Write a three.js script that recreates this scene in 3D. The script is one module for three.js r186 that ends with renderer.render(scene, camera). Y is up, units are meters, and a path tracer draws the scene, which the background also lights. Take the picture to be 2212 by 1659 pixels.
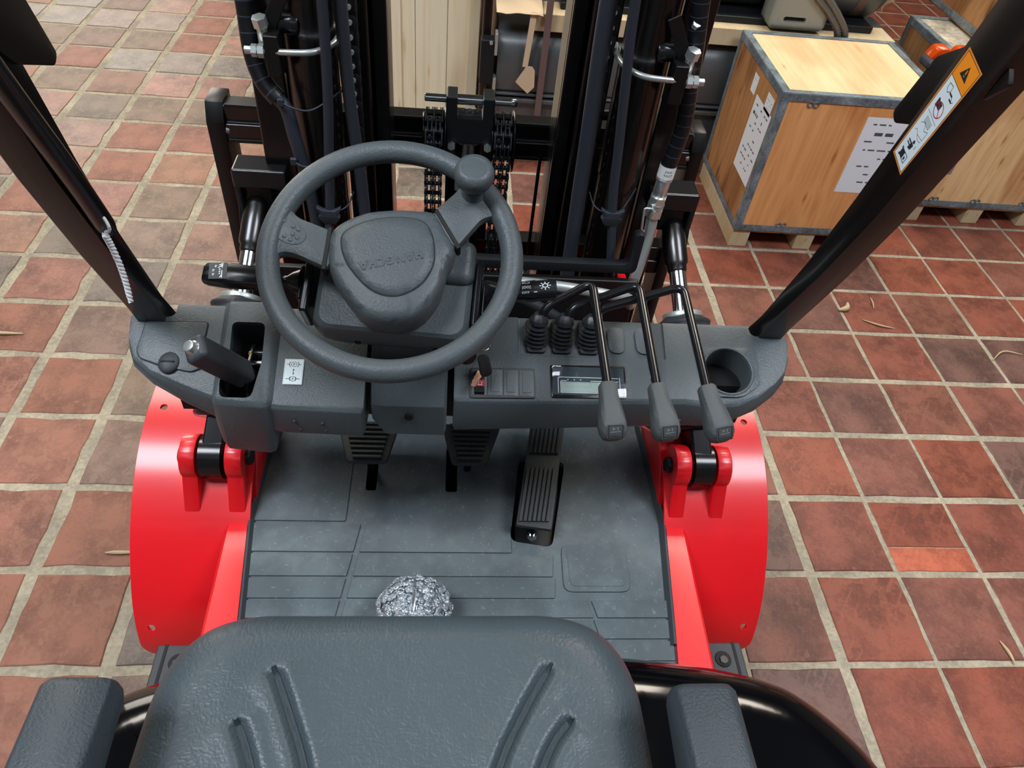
import * as THREE from 'three';
import { RoundedBoxGeometry } from 'three/addons/geometries/RoundedBoxGeometry.js';
import { mergeGeometries, mergeVertices, toCreasedNormals } from 'three/addons/utils/BufferGeometryUtils.js';
import { RectAreaLightUniformsLib } from 'three/addons/lights/RectAreaLightUniformsLib.js';
import { FontLoader } from 'three/addons/loaders/FontLoader.js';
import { TextGeometry } from 'three/addons/geometries/TextGeometry.js';
import { Brush, Evaluator, SUBTRACTION } from 'three-bvh-csg';

// ---------------------------------------------------------------- camera, exposure, lights
const scene = new THREE.Scene();
scene.background = new THREE.Color(0x0b0c0d);
const camera = new THREE.PerspectiveCamera(55.88, 2212 / 1659, 0.05, 60);
camera.rotation.order = 'YXZ';
camera.rotation.set(-0.809783, -0.138722, 0.130849);
camera.position.set(-0.05, 2.0, 0);
scene.add(camera);
const renderer = new THREE.WebGLRenderer({ antialias: true });
renderer.toneMapping = THREE.LinearToneMapping;
renderer.toneMappingExposure = 0.8;
renderer.shadowMap.enabled = true;
RectAreaLightUniformsLib.init();

const CEIL = 5.2;
// skylight / lamp panels in the ceiling: [x, z, width along x, depth along z, colour, radiance]
const PANELS = [
  [-2.3, 0.05, 2.0, 1.4, 0xf0f6ff, 21],
  [2.45, 0.05, 2.0, 1.4, 0xf2f6ff, 17],
  [-2.35, -4.2, 2.0, 1.4, 0xfff6ea, 14],
  [2.45, -4.2, 2.0, 1.4, 0xfff2e2, 17],
  [0.05, 3.6, 4.4, 1.2, 0xe4eeff, 1.6],
];

// ---------------------------------------------------------------- small maths
const V = (x, y, z) => new THREE.Vector3(x, y, z);
let seedState = 12345;
const rnd = () => { seedState = (seedState * 1664525 + 1013904223) >>> 0; return seedState / 4294967296; };
const rr = (a, b) => a + (b - a) * rnd();
const clamp = (x, a = 0, b = 1) => Math.min(b, Math.max(a, x));
const sstep = (a, b, x) => { const t = clamp((x - a) / (b - a)); return t * t * (3 - 2 * t); };
const hash = (x, y, s) => { let h = (x * 374761393 + y * 668265263 + s * 1442695041) | 0; h = Math.imul(h ^ (h >>> 13), 1274126177); h ^= h >>> 16; return (h >>> 0) / 4294967296; };
function vnoise(x, y, per, s) {
  const xi = Math.floor(x), yi = Math.floor(y), fx = x - xi, fy = y - yi;
  const m = (a) => ((a % per) + per) % per;
  const u = fx * fx * (3 - 2 * fx), v = fy * fy * (3 - 2 * fy);
  const a = hash(m(xi), m(yi), s), b = hash(m(xi + 1), m(yi), s), c = hash(m(xi), m(yi + 1), s), d = hash(m(xi + 1), m(yi + 1), s);
  return a + (b - a) * u + (c - a) * v + (a - b - c + d) * u * v;
}
function fbm(x, y, per, s, oct = 4) { // x, y in 0..1, tileable
  let t = 0, amp = 0.5, n = 0;
  for (let i = 0; i < oct; i++) { t += amp * vnoise(x * per, y * per, per, s + i * 17); n += amp; amp *= 0.5; per *= 2; }
  return t / n;
}
function tex(size, fn, { srgb = true, rep = 1, h = size } = {}) {
  const d = new Uint8Array(size * h * 4);
  for (let y = 0; y < h; y++) for (let x = 0; x < size; x++) {
    const c = fn(x / size, y / h); const k = (y * size + x) * 4;
    d[k] = clamp(c[0]) * 255; d[k + 1] = clamp(c[1]) * 255; d[k + 2] = clamp(c[2]) * 255; d[k + 3] = 255;
  }
  const t = new THREE.DataTexture(d, size, h);
  t.wrapS = t.wrapT = THREE.RepeatWrapping; t.magFilter = THREE.LinearFilter; t.minFilter = THREE.LinearMipmapLinearFilter; t.generateMipmaps = true;
  if (srgb) t.colorSpace = THREE.SRGBColorSpace;
  t.repeat.set(rep, rep); t.needsUpdate = true;
  return t;
}
function canvasTex(w, h, draw) {
  const c = document.createElement('canvas'); c.width = w; c.height = h;
  const g = c.getContext('2d'); draw(g, w, h);
  const t = new THREE.CanvasTexture(c); t.colorSpace = THREE.SRGBColorSpace; t.magFilter = THREE.LinearFilter; return t;
}

// ---------------------------------------------------------------- textures
const tileTex = [0, 1, 2, 3, 4].map((k) => tex(512, (x, y) => {
  const a = fbm(x, y, 4, 11 + k * 31, 5), b = fbm(x, y, 14, 57 + k * 13, 4), c = fbm(x, y, 60, 5 + k, 2);
  let l = 0.86 + 0.5 * (a - 0.5) + 0.14 * (c - 0.5);
  let dust = (k === 1 || k === 3 ? sstep(0.44, 0.62, b) * (0.3 + 0.5 * a) : sstep(0.52, 0.66, b) * (0.20 + 0.35 * a));
  // pale scuffs: thin ridged lines
  const r1 = Math.abs(fbm(x, y, 6, 91 + k * 7, 3) - 0.5);
  if (k === 1 || k === 3) dust += 0.65 * sstep(0.02, 0.0, r1) * sstep(0.4, 0.55, fbm(x, y, 5, 77 + k, 2));
  if (k === 3) { // tyre print: slanted wavy lines left in dust
    const w = Math.abs(((x * 0.8 + y * 0.55) * 13 + 0.8 * fbm(x, y, 5, 3, 2)) % 1 - 0.5);
    dust += 0.5 * sstep(0.14, 0.06, w) * sstep(0.45, 0.6, fbm(x, y, 4, 45, 2));
  }
  if (k === 4) dust += 0.12 + 0.25 * a;
  const spot = sstep(0.80, 0.84, vnoise(x * 42, y * 42, 42, 400 + k)) * 0.5;
  dust = clamp(dust + spot * 0.7);
  return [l + (1.0 - l) * dust, l + (1.09 - l) * dust, l + (1.06 - l) * dust];
}));
const mortarTex = tex(512, (x, y) => { const a = fbm(x, y, 6, 1, 4), b = fbm(x, y, 70, 2, 3); const l = 0.84 + 0.25 * (a - 0.5) + 0.22 * (b - 0.5); return [l, l * 0.975, l * 0.91]; });
const grainBump = tex(256, (x, y) => { const b = fbm(x, y, 64, 8, 2); return [b, b, b]; }, { srgb: false });
const roughBump = tex(512, (x, y) => { const b = 0.6 * fbm(x, y, 24, 8, 4) + 0.4 * fbm(x, y, 90, 3, 2); return [b, b, b]; }, { srgb: false });
const leatherBump = tex(512, (x, y) => {
  const wx = x + 0.02 * fbm(x, y, 8, 71, 2), wy = y + 0.02 * fbm(x, y, 8, 72, 2);
  const r = Math.abs(fbm(wx, wy, 40, 31, 2) - 0.5) * 3; const f = fbm(x, y, 100, 33, 2);
  const v = clamp(0.35 + r * 0.7 + 0.3 * (f - 0.5)); return [v, v, v];
}, { srgb: false });
function woodTex(seed, base, dark, knots, strong) {
  return tex(512, (x, y) => {
    const w = fbm(x, y, 3, seed, 3);
    const g = fbm(x * 1, y * 0.12 + 0.1 * w, 26, seed + 5, 4);
    const band = 0.5 + 0.5 * Math.sin((x * 9 + 3.2 * fbm(x, y * 0.35, 4, seed + 9, 3)) * 6.28);
    const bl = fbm(x, y * 0.6, 5, seed + 21, 3); let t = clamp(0.13 * band * strong + 0.42 * Math.abs(g - 0.5) * 2 + 0.55 * sstep(0.42, 0.72, bl) * strong + 0.2 * (w - 0.5));
    for (const [kx, ky, kr] of knots) { const d = Math.hypot((x - kx) * 1.25, (y - ky) * 0.62) / kr; if (d < 1.8) t += 0.85 * sstep(1, 0.25, d) + 0.25 * sstep(1.8, 1, d); }
    t = clamp(t);
    return [0, 1, 2].map((i) => base[i] + (dark[i] - base[i]) * t);
  });
}
const kn = (n, s, r) => { const o = []; for (let i = 0; i < n; i++) o.push([hash(i, 1, s), hash(i, 2, s), r * (0.5 + hash(i, 3, s))]); return o; };
const plyOrange = woodTex(21, [0.93, 0.68, 0.43], [0.72, 0.44, 0.22], kn(14, 7, 0.016), 1);
const plyPale = woodTex(41, [0.95, 0.82, 0.64], [0.83, 0.65, 0.45], kn(5, 9, 0.012), 0.8);
const plyKnotty = woodTex(61, [0.96, 0.82, 0.60], [0.74, 0.53, 0.33], kn(20, 15, 0.015), 0.9);
const plyBrown = woodTex(81, [0.74, 0.54, 0.34], [0.46, 0.29, 0.14], kn(10, 25, 0.022), 1);
const pineTex = woodTex(101, [0.95, 0.91, 0.79], [0.86, 0.77, 0.58], kn(9, 35, 0.013), 0.7);
const matTex = tex(512, (x, y) => {
  const a = fbm(x, y, 5, 301, 4), b = fbm(x, y, 22, 302, 4), c = fbm(x, y, 120, 303, 2);
  const d = sstep(0.4, 0.8, a) * 0.45 + sstep(0.45, 0.85, b) * 0.25 + 0.10 * (c - 0.5);
  const s = sstep(0.90, 0.93, vnoise(x * 90, y * 90, 90, 304)) * 0.6;
  const t = clamp(d + s);
  return [0.66 + 0.26 * t, 0.66 + 0.26 * t, 0.66 + 0.23 * t];
});
const hoseWrapTex = tex(64, (x, y) => { const e = Math.abs(y - 0.5) < 0.035 ? 1 : 0; const v = e ? 0.95 : 0.34; return [v, v, v]; });
hoseWrapTex.repeat.set(1, 1);
const steelTex = tex(256, (x, y) => { const a = fbm(x, y, 8, 501, 4), b = fbm(x, y, 50, 502, 2); const l = 0.8 + 0.5 * (a - 0.5) + 0.3 * (b - 0.5); return [l, l, l]; });

// ---------------------------------------------------------------- materials
const std = (o) => new THREE.MeshStandardMaterial(o);
const phys = (o) => new THREE.MeshPhysicalMaterial(o);
const C = (h) => new THREE.Color(h);
const rep = (t, r, r2) => { const q = t.clone(); q.repeat.set(r, r2 ?? r); q.needsUpdate = true; return q; };
const grain8 = rep(grainBump, 9), leather5 = rep(leatherBump, 5.5);
const M = {
  plastic: std({ color: C(0x4b5457), roughness: 0.46, bumpMap: grain8, bumpScale: 0.0004 }),
  plasticDark: std({ color: C(0x33383c), roughness: 0.55, bumpMap: grain8, bumpScale: 0.0003 }),
  gloss: std({ color: C(0x16181b), roughness: 0.22 }),
  hood: phys({ color: C(0x06070a), roughness: 0.13 }),
  rubber: std({ color: C(0x24282c), roughness: 0.6 }),
  bellows: std({ color: C(0x2c3134), roughness: 0.38 }),
  hose: std({ color: C(0x2a3038), roughness: 0.5 }),
  wrapHose: std({ color: C(0x3a4350), roughness: 0.42, map: hoseWrapTex }),
  paint: phys({ color: C(0x030304), roughness: 0.35, clearcoat: 0.5, clearcoatRoughness: 0.14 }),
  paintSoft: std({ color: C(0x0b0a0a), roughness: 0.42 }),
  steelDark: std({ color: C(0x23272a), roughness: 0.42, metalness: 0.5 }),
  chain: std({ color: C(0x2c3033), roughness: 0.36, metalness: 0.75 }),
  chrome: std({ color: C(0xd4dcdf), roughness: 0.16, metalness: 1 }),
  zinc: std({ color: C(0xd9e2e0), roughness: 0.3, metalness: 0.85 }),
  zincMatt: std({ color: C(0xc3cbc8), roughness: 0.4, metalness: 0.7 }),
  brass: std({ color: C(0xb89a3a), roughness: 0.35, metalness: 0.8 }),
  red: phys({ color: new THREE.Color().setRGB(0.86, 0.006, 0.014), roughness: 0.42, clearcoat: 0.7, clearcoatRoughness: 0.2 }),
  mat: std({ color: C(0x7f8d93), roughness: 0.75, map: rep(matTex, 2.1), bumpMap: grain8, bumpScale: 0.0003 }),
  matEdge: std({ color: C(0x3a4044), roughness: 0.6 }),
  pedal: std({ color: C(0x50585b), roughness: 0.62, map: rep(matTex, 5) }),
  leather: std({ color: C(0x3d494f), roughness: 0.42, bumpMap: leather5, bumpScale: 0.00045 }),
  armrest: std({ color: C(0x363f45), roughness: 0.5, bumpMap: grain8, bumpScale: 0.0006 }),
  black: std({ color: C(0x050506), roughness: 0.7 }),
  mortar: std({ color: C(0xc4bfb2), roughness: 0.92, map: rep(mortarTex, 1.6), bumpMap: rep(roughBump, 3), bumpScale: 0.003 }),
  white: std({ color: C(0xe9eef0), roughness: 0.7 }),
  edge: std({ color: C(0x8f9ea5), roughness: 0.5, metalness: 0.1, map: rep(steelTex, 3) }),
  plyOrange: std({ color: 0xffffff, roughness: 0.72, map: rep(plyOrange, 1.5, 0.75) }),
  plyPale: std({ color: 0xffffff, roughness: 0.72, map: rep(plyPale, 1.3, 0.7) }),
  plyKnotty: std({ color: 0xffffff, roughness: 0.72, map: rep(plyKnotty, 1.7, 0.9) }),
  plyBrown: std({ color: 0xffffff, roughness: 0.75, map: rep(plyBrown, 1.6, 0.9) }),
  pine: std({ color: 0xffffff, roughness: 0.7, map: rep(pineTex, 1.6, 0.55) }),
  timber: std({ color: C(0xd3cabd), roughness: 0.8, map: rep(pineTex, 2, 2) }),
  timberBrown: std({ color: C(0x8d7566), roughness: 0.85, map: rep(pineTex, 2, 2) }),
  cream: std({ color: C(0xcfc8b2), roughness: 0.8, map: rep(steelTex, 1.2) }),
  card: std({ color: C(0xcdb594), roughness: 0.85 }),
  greyPaint: phys({ color: C(0x4b5052), roughness: 0.42, clearcoat: 0.35, clearcoatRoughness: 0.3 }),
  greyLight: phys({ color: C(0x85887f), roughness: 0.42, clearcoat: 0.3, clearcoatRoughness: 0.3 }),
  strap: std({ color: C(0x6b5550), roughness: 0.6 }),
  conduit: std({ color: C(0x6d6a63), roughness: 0.45, metalness: 0.3 }),
  amber: phys({ color: C(0xf2560c), roughness: 0.2, transmission: 0.3, thickness: 0 }),
  wall: std({ color: C(0x6a6763), roughness: 0.9 }),
  ceiling: std({ color: C(0x2e3032), roughness: 0.9 }),
  tyre: std({ color: C(0x141414), roughness: 0.85 }),
  plasticFilm: phys({ color: C(0xdfe8f2), roughness: 0.15, transmission: 0.6, thickness: 0, ior: 1.3 }),
};

// ---------------------------------------------------------------- geometry helpers (all in world metres)
const X1 = V(1, 0, 0), Y1 = V(0, 1, 0), Z1 = V(0, 0, 1);
function metricUV(g0) { // box projection in metres
  const g = g0.index ? g0.toNonIndexed() : g0;
  const p = g.attributes.position; if (!g.attributes.normal) g.computeVertexNormals();
  const uv = new Float32Array(p.count * 2);
  const a = V(), b = V(), c = V(), n = V();
  for (let i = 0; i < p.count; i += 3) {
    a.fromBufferAttribute(p, i); b.fromBufferAttribute(p, i + 1); c.fromBufferAttribute(p, i + 2);
    n.copy(b).sub(a).cross(c.clone().sub(a)); const ax = Math.abs(n.x), ay = Math.abs(n.y), az = Math.abs(n.z);
    for (let k = 0; k < 3; k++) {
      const q = k === 0 ? a : k === 1 ? b : c; let u, v;
      if (ay >= ax && ay >= az) { u = q.x; v = q.z; } else if (ax >= az) { u = q.z; v = q.y; } else { u = q.x; v = q.y; }
      uv[(i + k) * 2] = u; uv[(i + k) * 2 + 1] = v;
    }
  }
  g.setAttribute('uv', new THREE.BufferAttribute(uv, 2));
  return g;
}
const bx = (x0, x1, y0, y1, z0, z1, r = 0.003, seg = 2) => {
  const w = x1 - x0, h = y1 - y0, d = z1 - z0; r = Math.min(r, w / 2.01, h / 2.01, d / 2.01);
  const g = r > 0 ? new RoundedBoxGeometry(w, h, d, seg, r) : new THREE.BoxGeometry(w, h, d);
  g.translate((x0 + x1) / 2, (y0 + y1) / 2, (z0 + z1) / 2); return g;
};
function basisM(o, x, y) { const z = x.clone().cross(y); return new THREE.Matrix4().makeBasis(x, y, z).setPosition(o); }
function dirM(a, b) { // +y along a->b, origin a
  const d = b.clone().sub(a).normalize(); const q = new THREE.Quaternion().setFromUnitVectors(Y1, d);
  return new THREE.Matrix4().compose(a, q, V(1, 1, 1));
}
function cyl(a, b, r0, r1 = r0, seg = 24, open = false) {
  const L = a.distanceTo(b); const g = new THREE.CylinderGeometry(r1, r0, L, seg, 1, open); g.translate(0, L / 2, 0); g.applyMatrix4(dirM(a, b)); return seg <= 8 ? toCreasedNormals(g, 0.5) : g;
}
function lathe(a, b, prof, seg = 28) { // prof: [radius, t metres from a]
  const g = new THREE.LatheGeometry(prof.map(([r, t]) => new THREE.Vector2(Math.max(r, 1e-5), t)), seg); g.applyMatrix4(dirM(a, b)); return g;
}
function fillet(pts, r, n = 6) {
  const out = [pts[0].clone()];
  for (let i = 1; i < pts.length - 1; i++) {
    const p = pts[i], a = pts[i - 1].clone().sub(p), b = pts[i + 1].clone().sub(p); const la = a.length(), lb = b.length();
    const k = Math.min(r, la * 0.48, lb * 0.48); a.setLength(k).add(p); b.setLength(k).add(p);
    for (let j = 0; j <= n; j++) { const t = j / n; out.push(a.clone().multiplyScalar((1 - t) * (1 - t)).addScaledVector(p, 2 * t * (1 - t)).addScaledVector(b, t * t)); }
  }
  out.push(pts[pts.length - 1].clone()); return out;
}
function polyTube(pts, r, rad = 10, capped = true) { // straight runs with the bends given
  const path = new THREE.CurvePath(); for (let i = 0; i + 1 < pts.length; i++) if (pts[i].distanceTo(pts[i + 1]) > 1e-6) path.add(new THREE.LineCurve3(pts[i], pts[i + 1]));
  return sweep(pts, r, rad, capped);
}
function sweep(pts, r, rad = 10, capped = true, vlen = 1) {
  const P = pts.filter((p, i) => i === 0 || p.distanceTo(pts[i - 1]) > 1e-6); const n = P.length;
  const T = P.map((p, i) => P[Math.min(n - 1, i + 1)].clone().sub(P[Math.max(0, i - 1)]).normalize());
  let nx = Math.abs(T[0].y) < 0.9 ? Y1.clone().cross(T[0]).normalize() : X1.clone().cross(T[0]).normalize();
  const pos = [], nor = [], uv = [], idx = []; let L = 0;
  for (let i = 0; i < n; i++) {
    if (i) { L += P[i].distanceTo(P[i - 1]); nx.sub(T[i].clone().multiplyScalar(nx.dot(T[i]))).normalize(); }
    const ny = T[i].clone().cross(nx); const R = typeof r === 'function' ? r(i / (n - 1), L) : r;
    for (let j = 0; j <= rad; j++) { const a = j / rad * Math.PI * 2; const d = nx.clone().multiplyScalar(Math.cos(a)).addScaledVector(ny, Math.sin(a)); pos.push(P[i].x + d.x * R, P[i].y + d.y * R, P[i].z + d.z * R); nor.push(d.x, d.y, d.z); uv.push(j / rad, L / vlen); }
  }
  const s = rad + 1;
  for (let i = 0; i + 1 < n; i++) for (let j = 0; j < rad; j++) { const a = i * s + j; idx.push(a, a + 1, a + s, a + 1, a + s + 1, a + s); }
  if (capped) for (const e of [0, n - 1]) {
    const t = T[e].clone().multiplyScalar(e ? 1 : -1); const c = pos.length / 3; pos.push(P[e].x, P[e].y, P[e].z); nor.push(t.x, t.y, t.z); uv.push(0.5, 0);
    for (let j = 0; j <= rad; j++) { const k = (e * s + j) * 3; pos.push(pos[k], pos[k + 1], pos[k + 2]); nor.push(t.x, t.y, t.z); uv.push(0.5, 0); }
    for (let j = 0; j < rad; j++) e ? idx.push(c, c + 1 + j, c + 2 + j) : idx.push(c, c + 2 + j, c + 1 + j);
  }
  const g = new THREE.BufferGeometry(); g.setAttribute('position', new THREE.Float32BufferAttribute(pos, 3)); g.setAttribute('normal', new THREE.Float32BufferAttribute(nor, 3)); g.setAttribute('uv', new THREE.Float32BufferAttribute(uv, 2)); g.setIndex(idx); return g;
}
const curve = (pts, n = 24) => new THREE.CatmullRomCurve3(pts, false, 'centripetal').getPoints(n);
function shapeOf(pts, r = 0) { // polygon with rounded corners
  const s = new THREE.Shape(); const n = pts.length;
  if (!r) { pts.forEach((p, i) => i ? s.lineTo(p[0], p[1]) : s.moveTo(p[0], p[1])); s.closePath(); return s; }
  for (let i = 0; i < n; i++) {
    const p = pts[i], a = pts[(i + n - 1) % n], b = pts[(i + 1) % n]; const rad = Math.min(p[2] ?? r, Math.hypot(a[0] - p[0], a[1] - p[1]) * 0.49, Math.hypot(b[0] - p[0], b[1] - p[1]) * 0.49);
    const la = Math.hypot(a[0] - p[0], a[1] - p[1]), lb = Math.hypot(b[0] - p[0], b[1] - p[1]);
    const p0 = [p[0] + (a[0] - p[0]) / la * rad, p[1] + (a[1] - p[1]) / la * rad], p1 = [p[0] + (b[0] - p[0]) / lb * rad, p[1] + (b[1] - p[1]) / lb * rad];
    i ? s.lineTo(p0[0], p0[1]) : s.moveTo(p0[0], p0[1]); s.quadraticCurveTo(p[0], p[1], p1[0], p1[1]);
  }
  s.closePath(); return s;
}
const rectPts = (x0, x1, y0, y1) => [[x0, y0], [x1, y0], [x1, y1], [x0, y1]];
function extrude(shape, d, bev = 0, seg = 6, bseg = 2) { // from z = 0 to d
  const g = new THREE.ExtrudeGeometry(shape, { depth: d - 2 * bev, bevelEnabled: bev > 0, bevelSize: bev, bevelThickness: bev, bevelOffset: -bev, bevelSegments: bseg, curveSegments: seg, steps: 1 });
  if (bev) g.translate(0, 0, bev); return toCreasedNormals(g, 0.55);
}
function loft(secs, crease = 0.7) { // sections: arrays of Vector3, closed rings, capped
  const n = secs[0].length, pos = [], idx = [];
  for (const s of secs) for (const p of s) pos.push(p.x, p.y, p.z);
  for (let i = 0; i + 1 < secs.length; i++) for (let j = 0; j < n; j++) { const a = i * n + j, b = i * n + (j + 1) % n; idx.push(a, b, a + n, b, b + n, a + n); }
  const cap = (i, flip) => { const c = V(); secs[i].forEach((p) => c.add(p)); c.multiplyScalar(1 / n); const k = pos.length / 3; pos.push(c.x, c.y, c.z); for (let j = 0; j < n; j++) { const a = i * n + j, b = i * n + (j + 1) % n; flip ? idx.push(k, b, a) : idx.push(k, a, b); } };
  cap(0, true); cap(secs.length - 1, false);
  let g = new THREE.BufferGeometry(); g.setAttribute('position', new THREE.Float32BufferAttribute(pos, 3)); g.setIndex(idx);
  // face outwards
  let vol = 0; const a = V(), b = V(), c = V(); for (let i = 0; i < idx.length; i += 3) { a.fromArray(pos, idx[i] * 3); b.fromArray(pos, idx[i + 1] * 3); c.fromArray(pos, idx[i + 2] * 3); vol += a.dot(b.cross(c)); }
  if (vol < 0) { for (let i = 0; i < idx.length; i += 3) { const t = idx[i]; idx[i] = idx[i + 1]; idx[i + 1] = t; } g.setIndex(idx); }
  g = toCreasedNormals(g, crease); g.setAttribute('uv', new THREE.Float32BufferAttribute(new Float32Array(g.attributes.position.count * 2), 2));
  return g;
}
const evaluator = new Evaluator(); evaluator.attributes = ['position', 'normal', 'uv']; evaluator.useGroups = false;
function cut(g, ...tools) {
  let b = new Brush(g); b.updateMatrixWorld();
  for (const t of tools) { const c = new Brush(t); c.updateMatrixWorld(); b = evaluator.evaluate(b, c, SUBTRACTION); b.updateMatrixWorld(); }
  return b.geometry;
}
function merge(list) {
  return mergeGeometries(list.map((g) => { const q = g.index ? g.toNonIndexed() : g; for (const k of Object.keys(q.attributes)) if (!['position', 'normal', 'uv'].includes(k)) q.deleteAttribute(k); if (!q.attributes.uv) q.setAttribute('uv', new THREE.Float32BufferAttribute(new Float32Array(q.attributes.position.count * 2), 2)); q.clearGroups(); return q; }));
}
const at = (g, m) => { g.applyMatrix4(m); return g; };

// ---------------------------------------------------------------- object helpers
const used = {};
const numbered = (n) => { used[n] = (used[n] ?? -1) + 1; return used[n] ? `${n}_${String(used[n]).padStart(3, '0')}` : n; };
const bases = new Map();
function tag(o, label, category, group, kind) { if (label) o.userData.label = label; if (category) o.userData.category = category; if (group) o.userData.group = group; if (kind) o.userData.kind = kind; return o; }
function thing(name, label, category, p = [0, 0, 0], group) {
  const o = new THREE.Group(); o.name = numbered(name); o.position.set(...p); scene.add(o); bases.set(o, V(...p)); return tag(o, label, category, group);
}
function put(name, geo, mat, parent = scene, { label, uv = true, kind } = {}) { // geometry in world metres; parents keep their own base
  let g = Array.isArray(geo) ? merge(geo) : geo;
  if (uv && (mat.map || mat.bumpMap)) g = metricUV(g);
  const b = bases.get(parent); if (b && (b.x || b.y || b.z)) { if (g === geo) g = g.clone(); g.translate(-b.x, -b.y, -b.z); }
  const m = new THREE.Mesh(g, mat); m.name = parent === scene ? numbered(name) : name; m.castShadow = m.receiveShadow = true;
  parent.add(m); if (b) bases.set(m, b); if (label) m.userData.label = label; if (kind) m.userData.kind = kind; return m;
}
function sub(name, parent, label) { // a part that only groups its sub-parts
  const o = new THREE.Group(); o.name = name; parent.add(o); bases.set(o, bases.get(parent)); if (label) o.userData.label = label; return o;
}
const struct = (name, geo, mat) => put(name, geo, mat, scene, { kind: 'structure' });

// ---------------------------------------------------------------- the hall: walls, ceiling, skylights
const HX = 6.5, HZ0 = -8.5, HZ1 = 5.5;
struct('wall_front', bx(-HX - 0.2, HX + 0.2, -0.1, CEIL + 0.2, HZ0 - 0.2, HZ0, 0), M.wall);
struct('wall_back', bx(-HX - 0.2, HX + 0.2, -0.1, CEIL + 0.2, HZ1, HZ1 + 0.2, 0), M.wall);
struct('wall_left', bx(-HX - 0.2, -HX, -0.1, CEIL + 0.2, HZ0, HZ1, 0), M.wall);
struct('wall_right', bx(HX, HX + 0.2, -0.1, CEIL + 0.2, HZ0, HZ1, 0), M.wall);
struct('ceiling', bx(-HX, HX, CEIL, CEIL + 0.2, HZ0, HZ1, 0), M.ceiling);
PANELS.forEach(([x, z, w, d, col, L], i) => {
  const t = thing('ceiling_light', 'white framed ceiling light panel ' + ['above the left side of the forklift', 'above the right side of the forklift', 'above the open floor ahead on the left', 'above the plywood crates on the right', 'widest of all, behind the driver seat'][i], 'ceiling light', [x, CEIL - 0.08, z], 'ceiling light panels');
  put('frame', [bx(x - w / 2 - 0.05, x + w / 2 + 0.05, CEIL - 0.08, CEIL, z - d / 2 - 0.05, z - d / 2, 0.004), bx(x - w / 2 - 0.05, x + w / 2 + 0.05, CEIL - 0.08, CEIL, z + d / 2, z + d / 2 + 0.05, 0.004),
    bx(x - w / 2 - 0.05, x - w / 2, CEIL - 0.08, CEIL, z - d / 2, z + d / 2, 0.004), bx(x + w / 2, x + w / 2 + 0.05, CEIL - 0.08, CEIL, z - d / 2, z + d / 2, 0.004)], M.white, t);
  put('diffuser', bx(x - w / 2, x + w / 2, CEIL - 0.06, CEIL - 0.03, z - d / 2, z + d / 2, 0), std({ color: 0x888888, emissive: C(col), emissiveIntensity: L * 0.5 }), t, { uv: false });
  const light = new THREE.RectAreaLight(C(col), L, w, d); light.position.set(0, 0.005, 0); light.rotation.x = -Math.PI / 2; t.add(light);
});

{ // tall daylight window in the front wall, left of the truck
  const t = thing('window_1', 'tall bright daylight window in the front wall, left of the forklift', 'window', [-4.4, 0.9, HZ0 + 0.02]); t.userData.kind = 'structure'; delete t.userData.category; delete t.userData.label;
  put('window_frame', [bx(-6.15, -2.65, 0.85, 0.9, HZ0, HZ0 + 0.08, 0.005), bx(-6.15, -2.65, 3.9, 3.95, HZ0, HZ0 + 0.08, 0.005), bx(-6.15, -6.1, 0.85, 3.95, HZ0, HZ0 + 0.08, 0.005), bx(-2.7, -2.65, 0.85, 3.95, HZ0, HZ0 + 0.08, 0.005)], M.white, t);
  put('pane', bx(-6.1, -2.7, 0.9, 3.9, HZ0 + 0.01, HZ0 + 0.03, 0), std({ color: 0x888888, emissive: C(0xfff6ea), emissiveIntensity: 3 }), t, { uv: false });
  const l = new THREE.RectAreaLight(C(0xfff6ea), 5, 3.4, 3.0); l.position.set(0, 1.5, 0.06); l.rotation.y = Math.PI; t.add(l);
}

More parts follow.
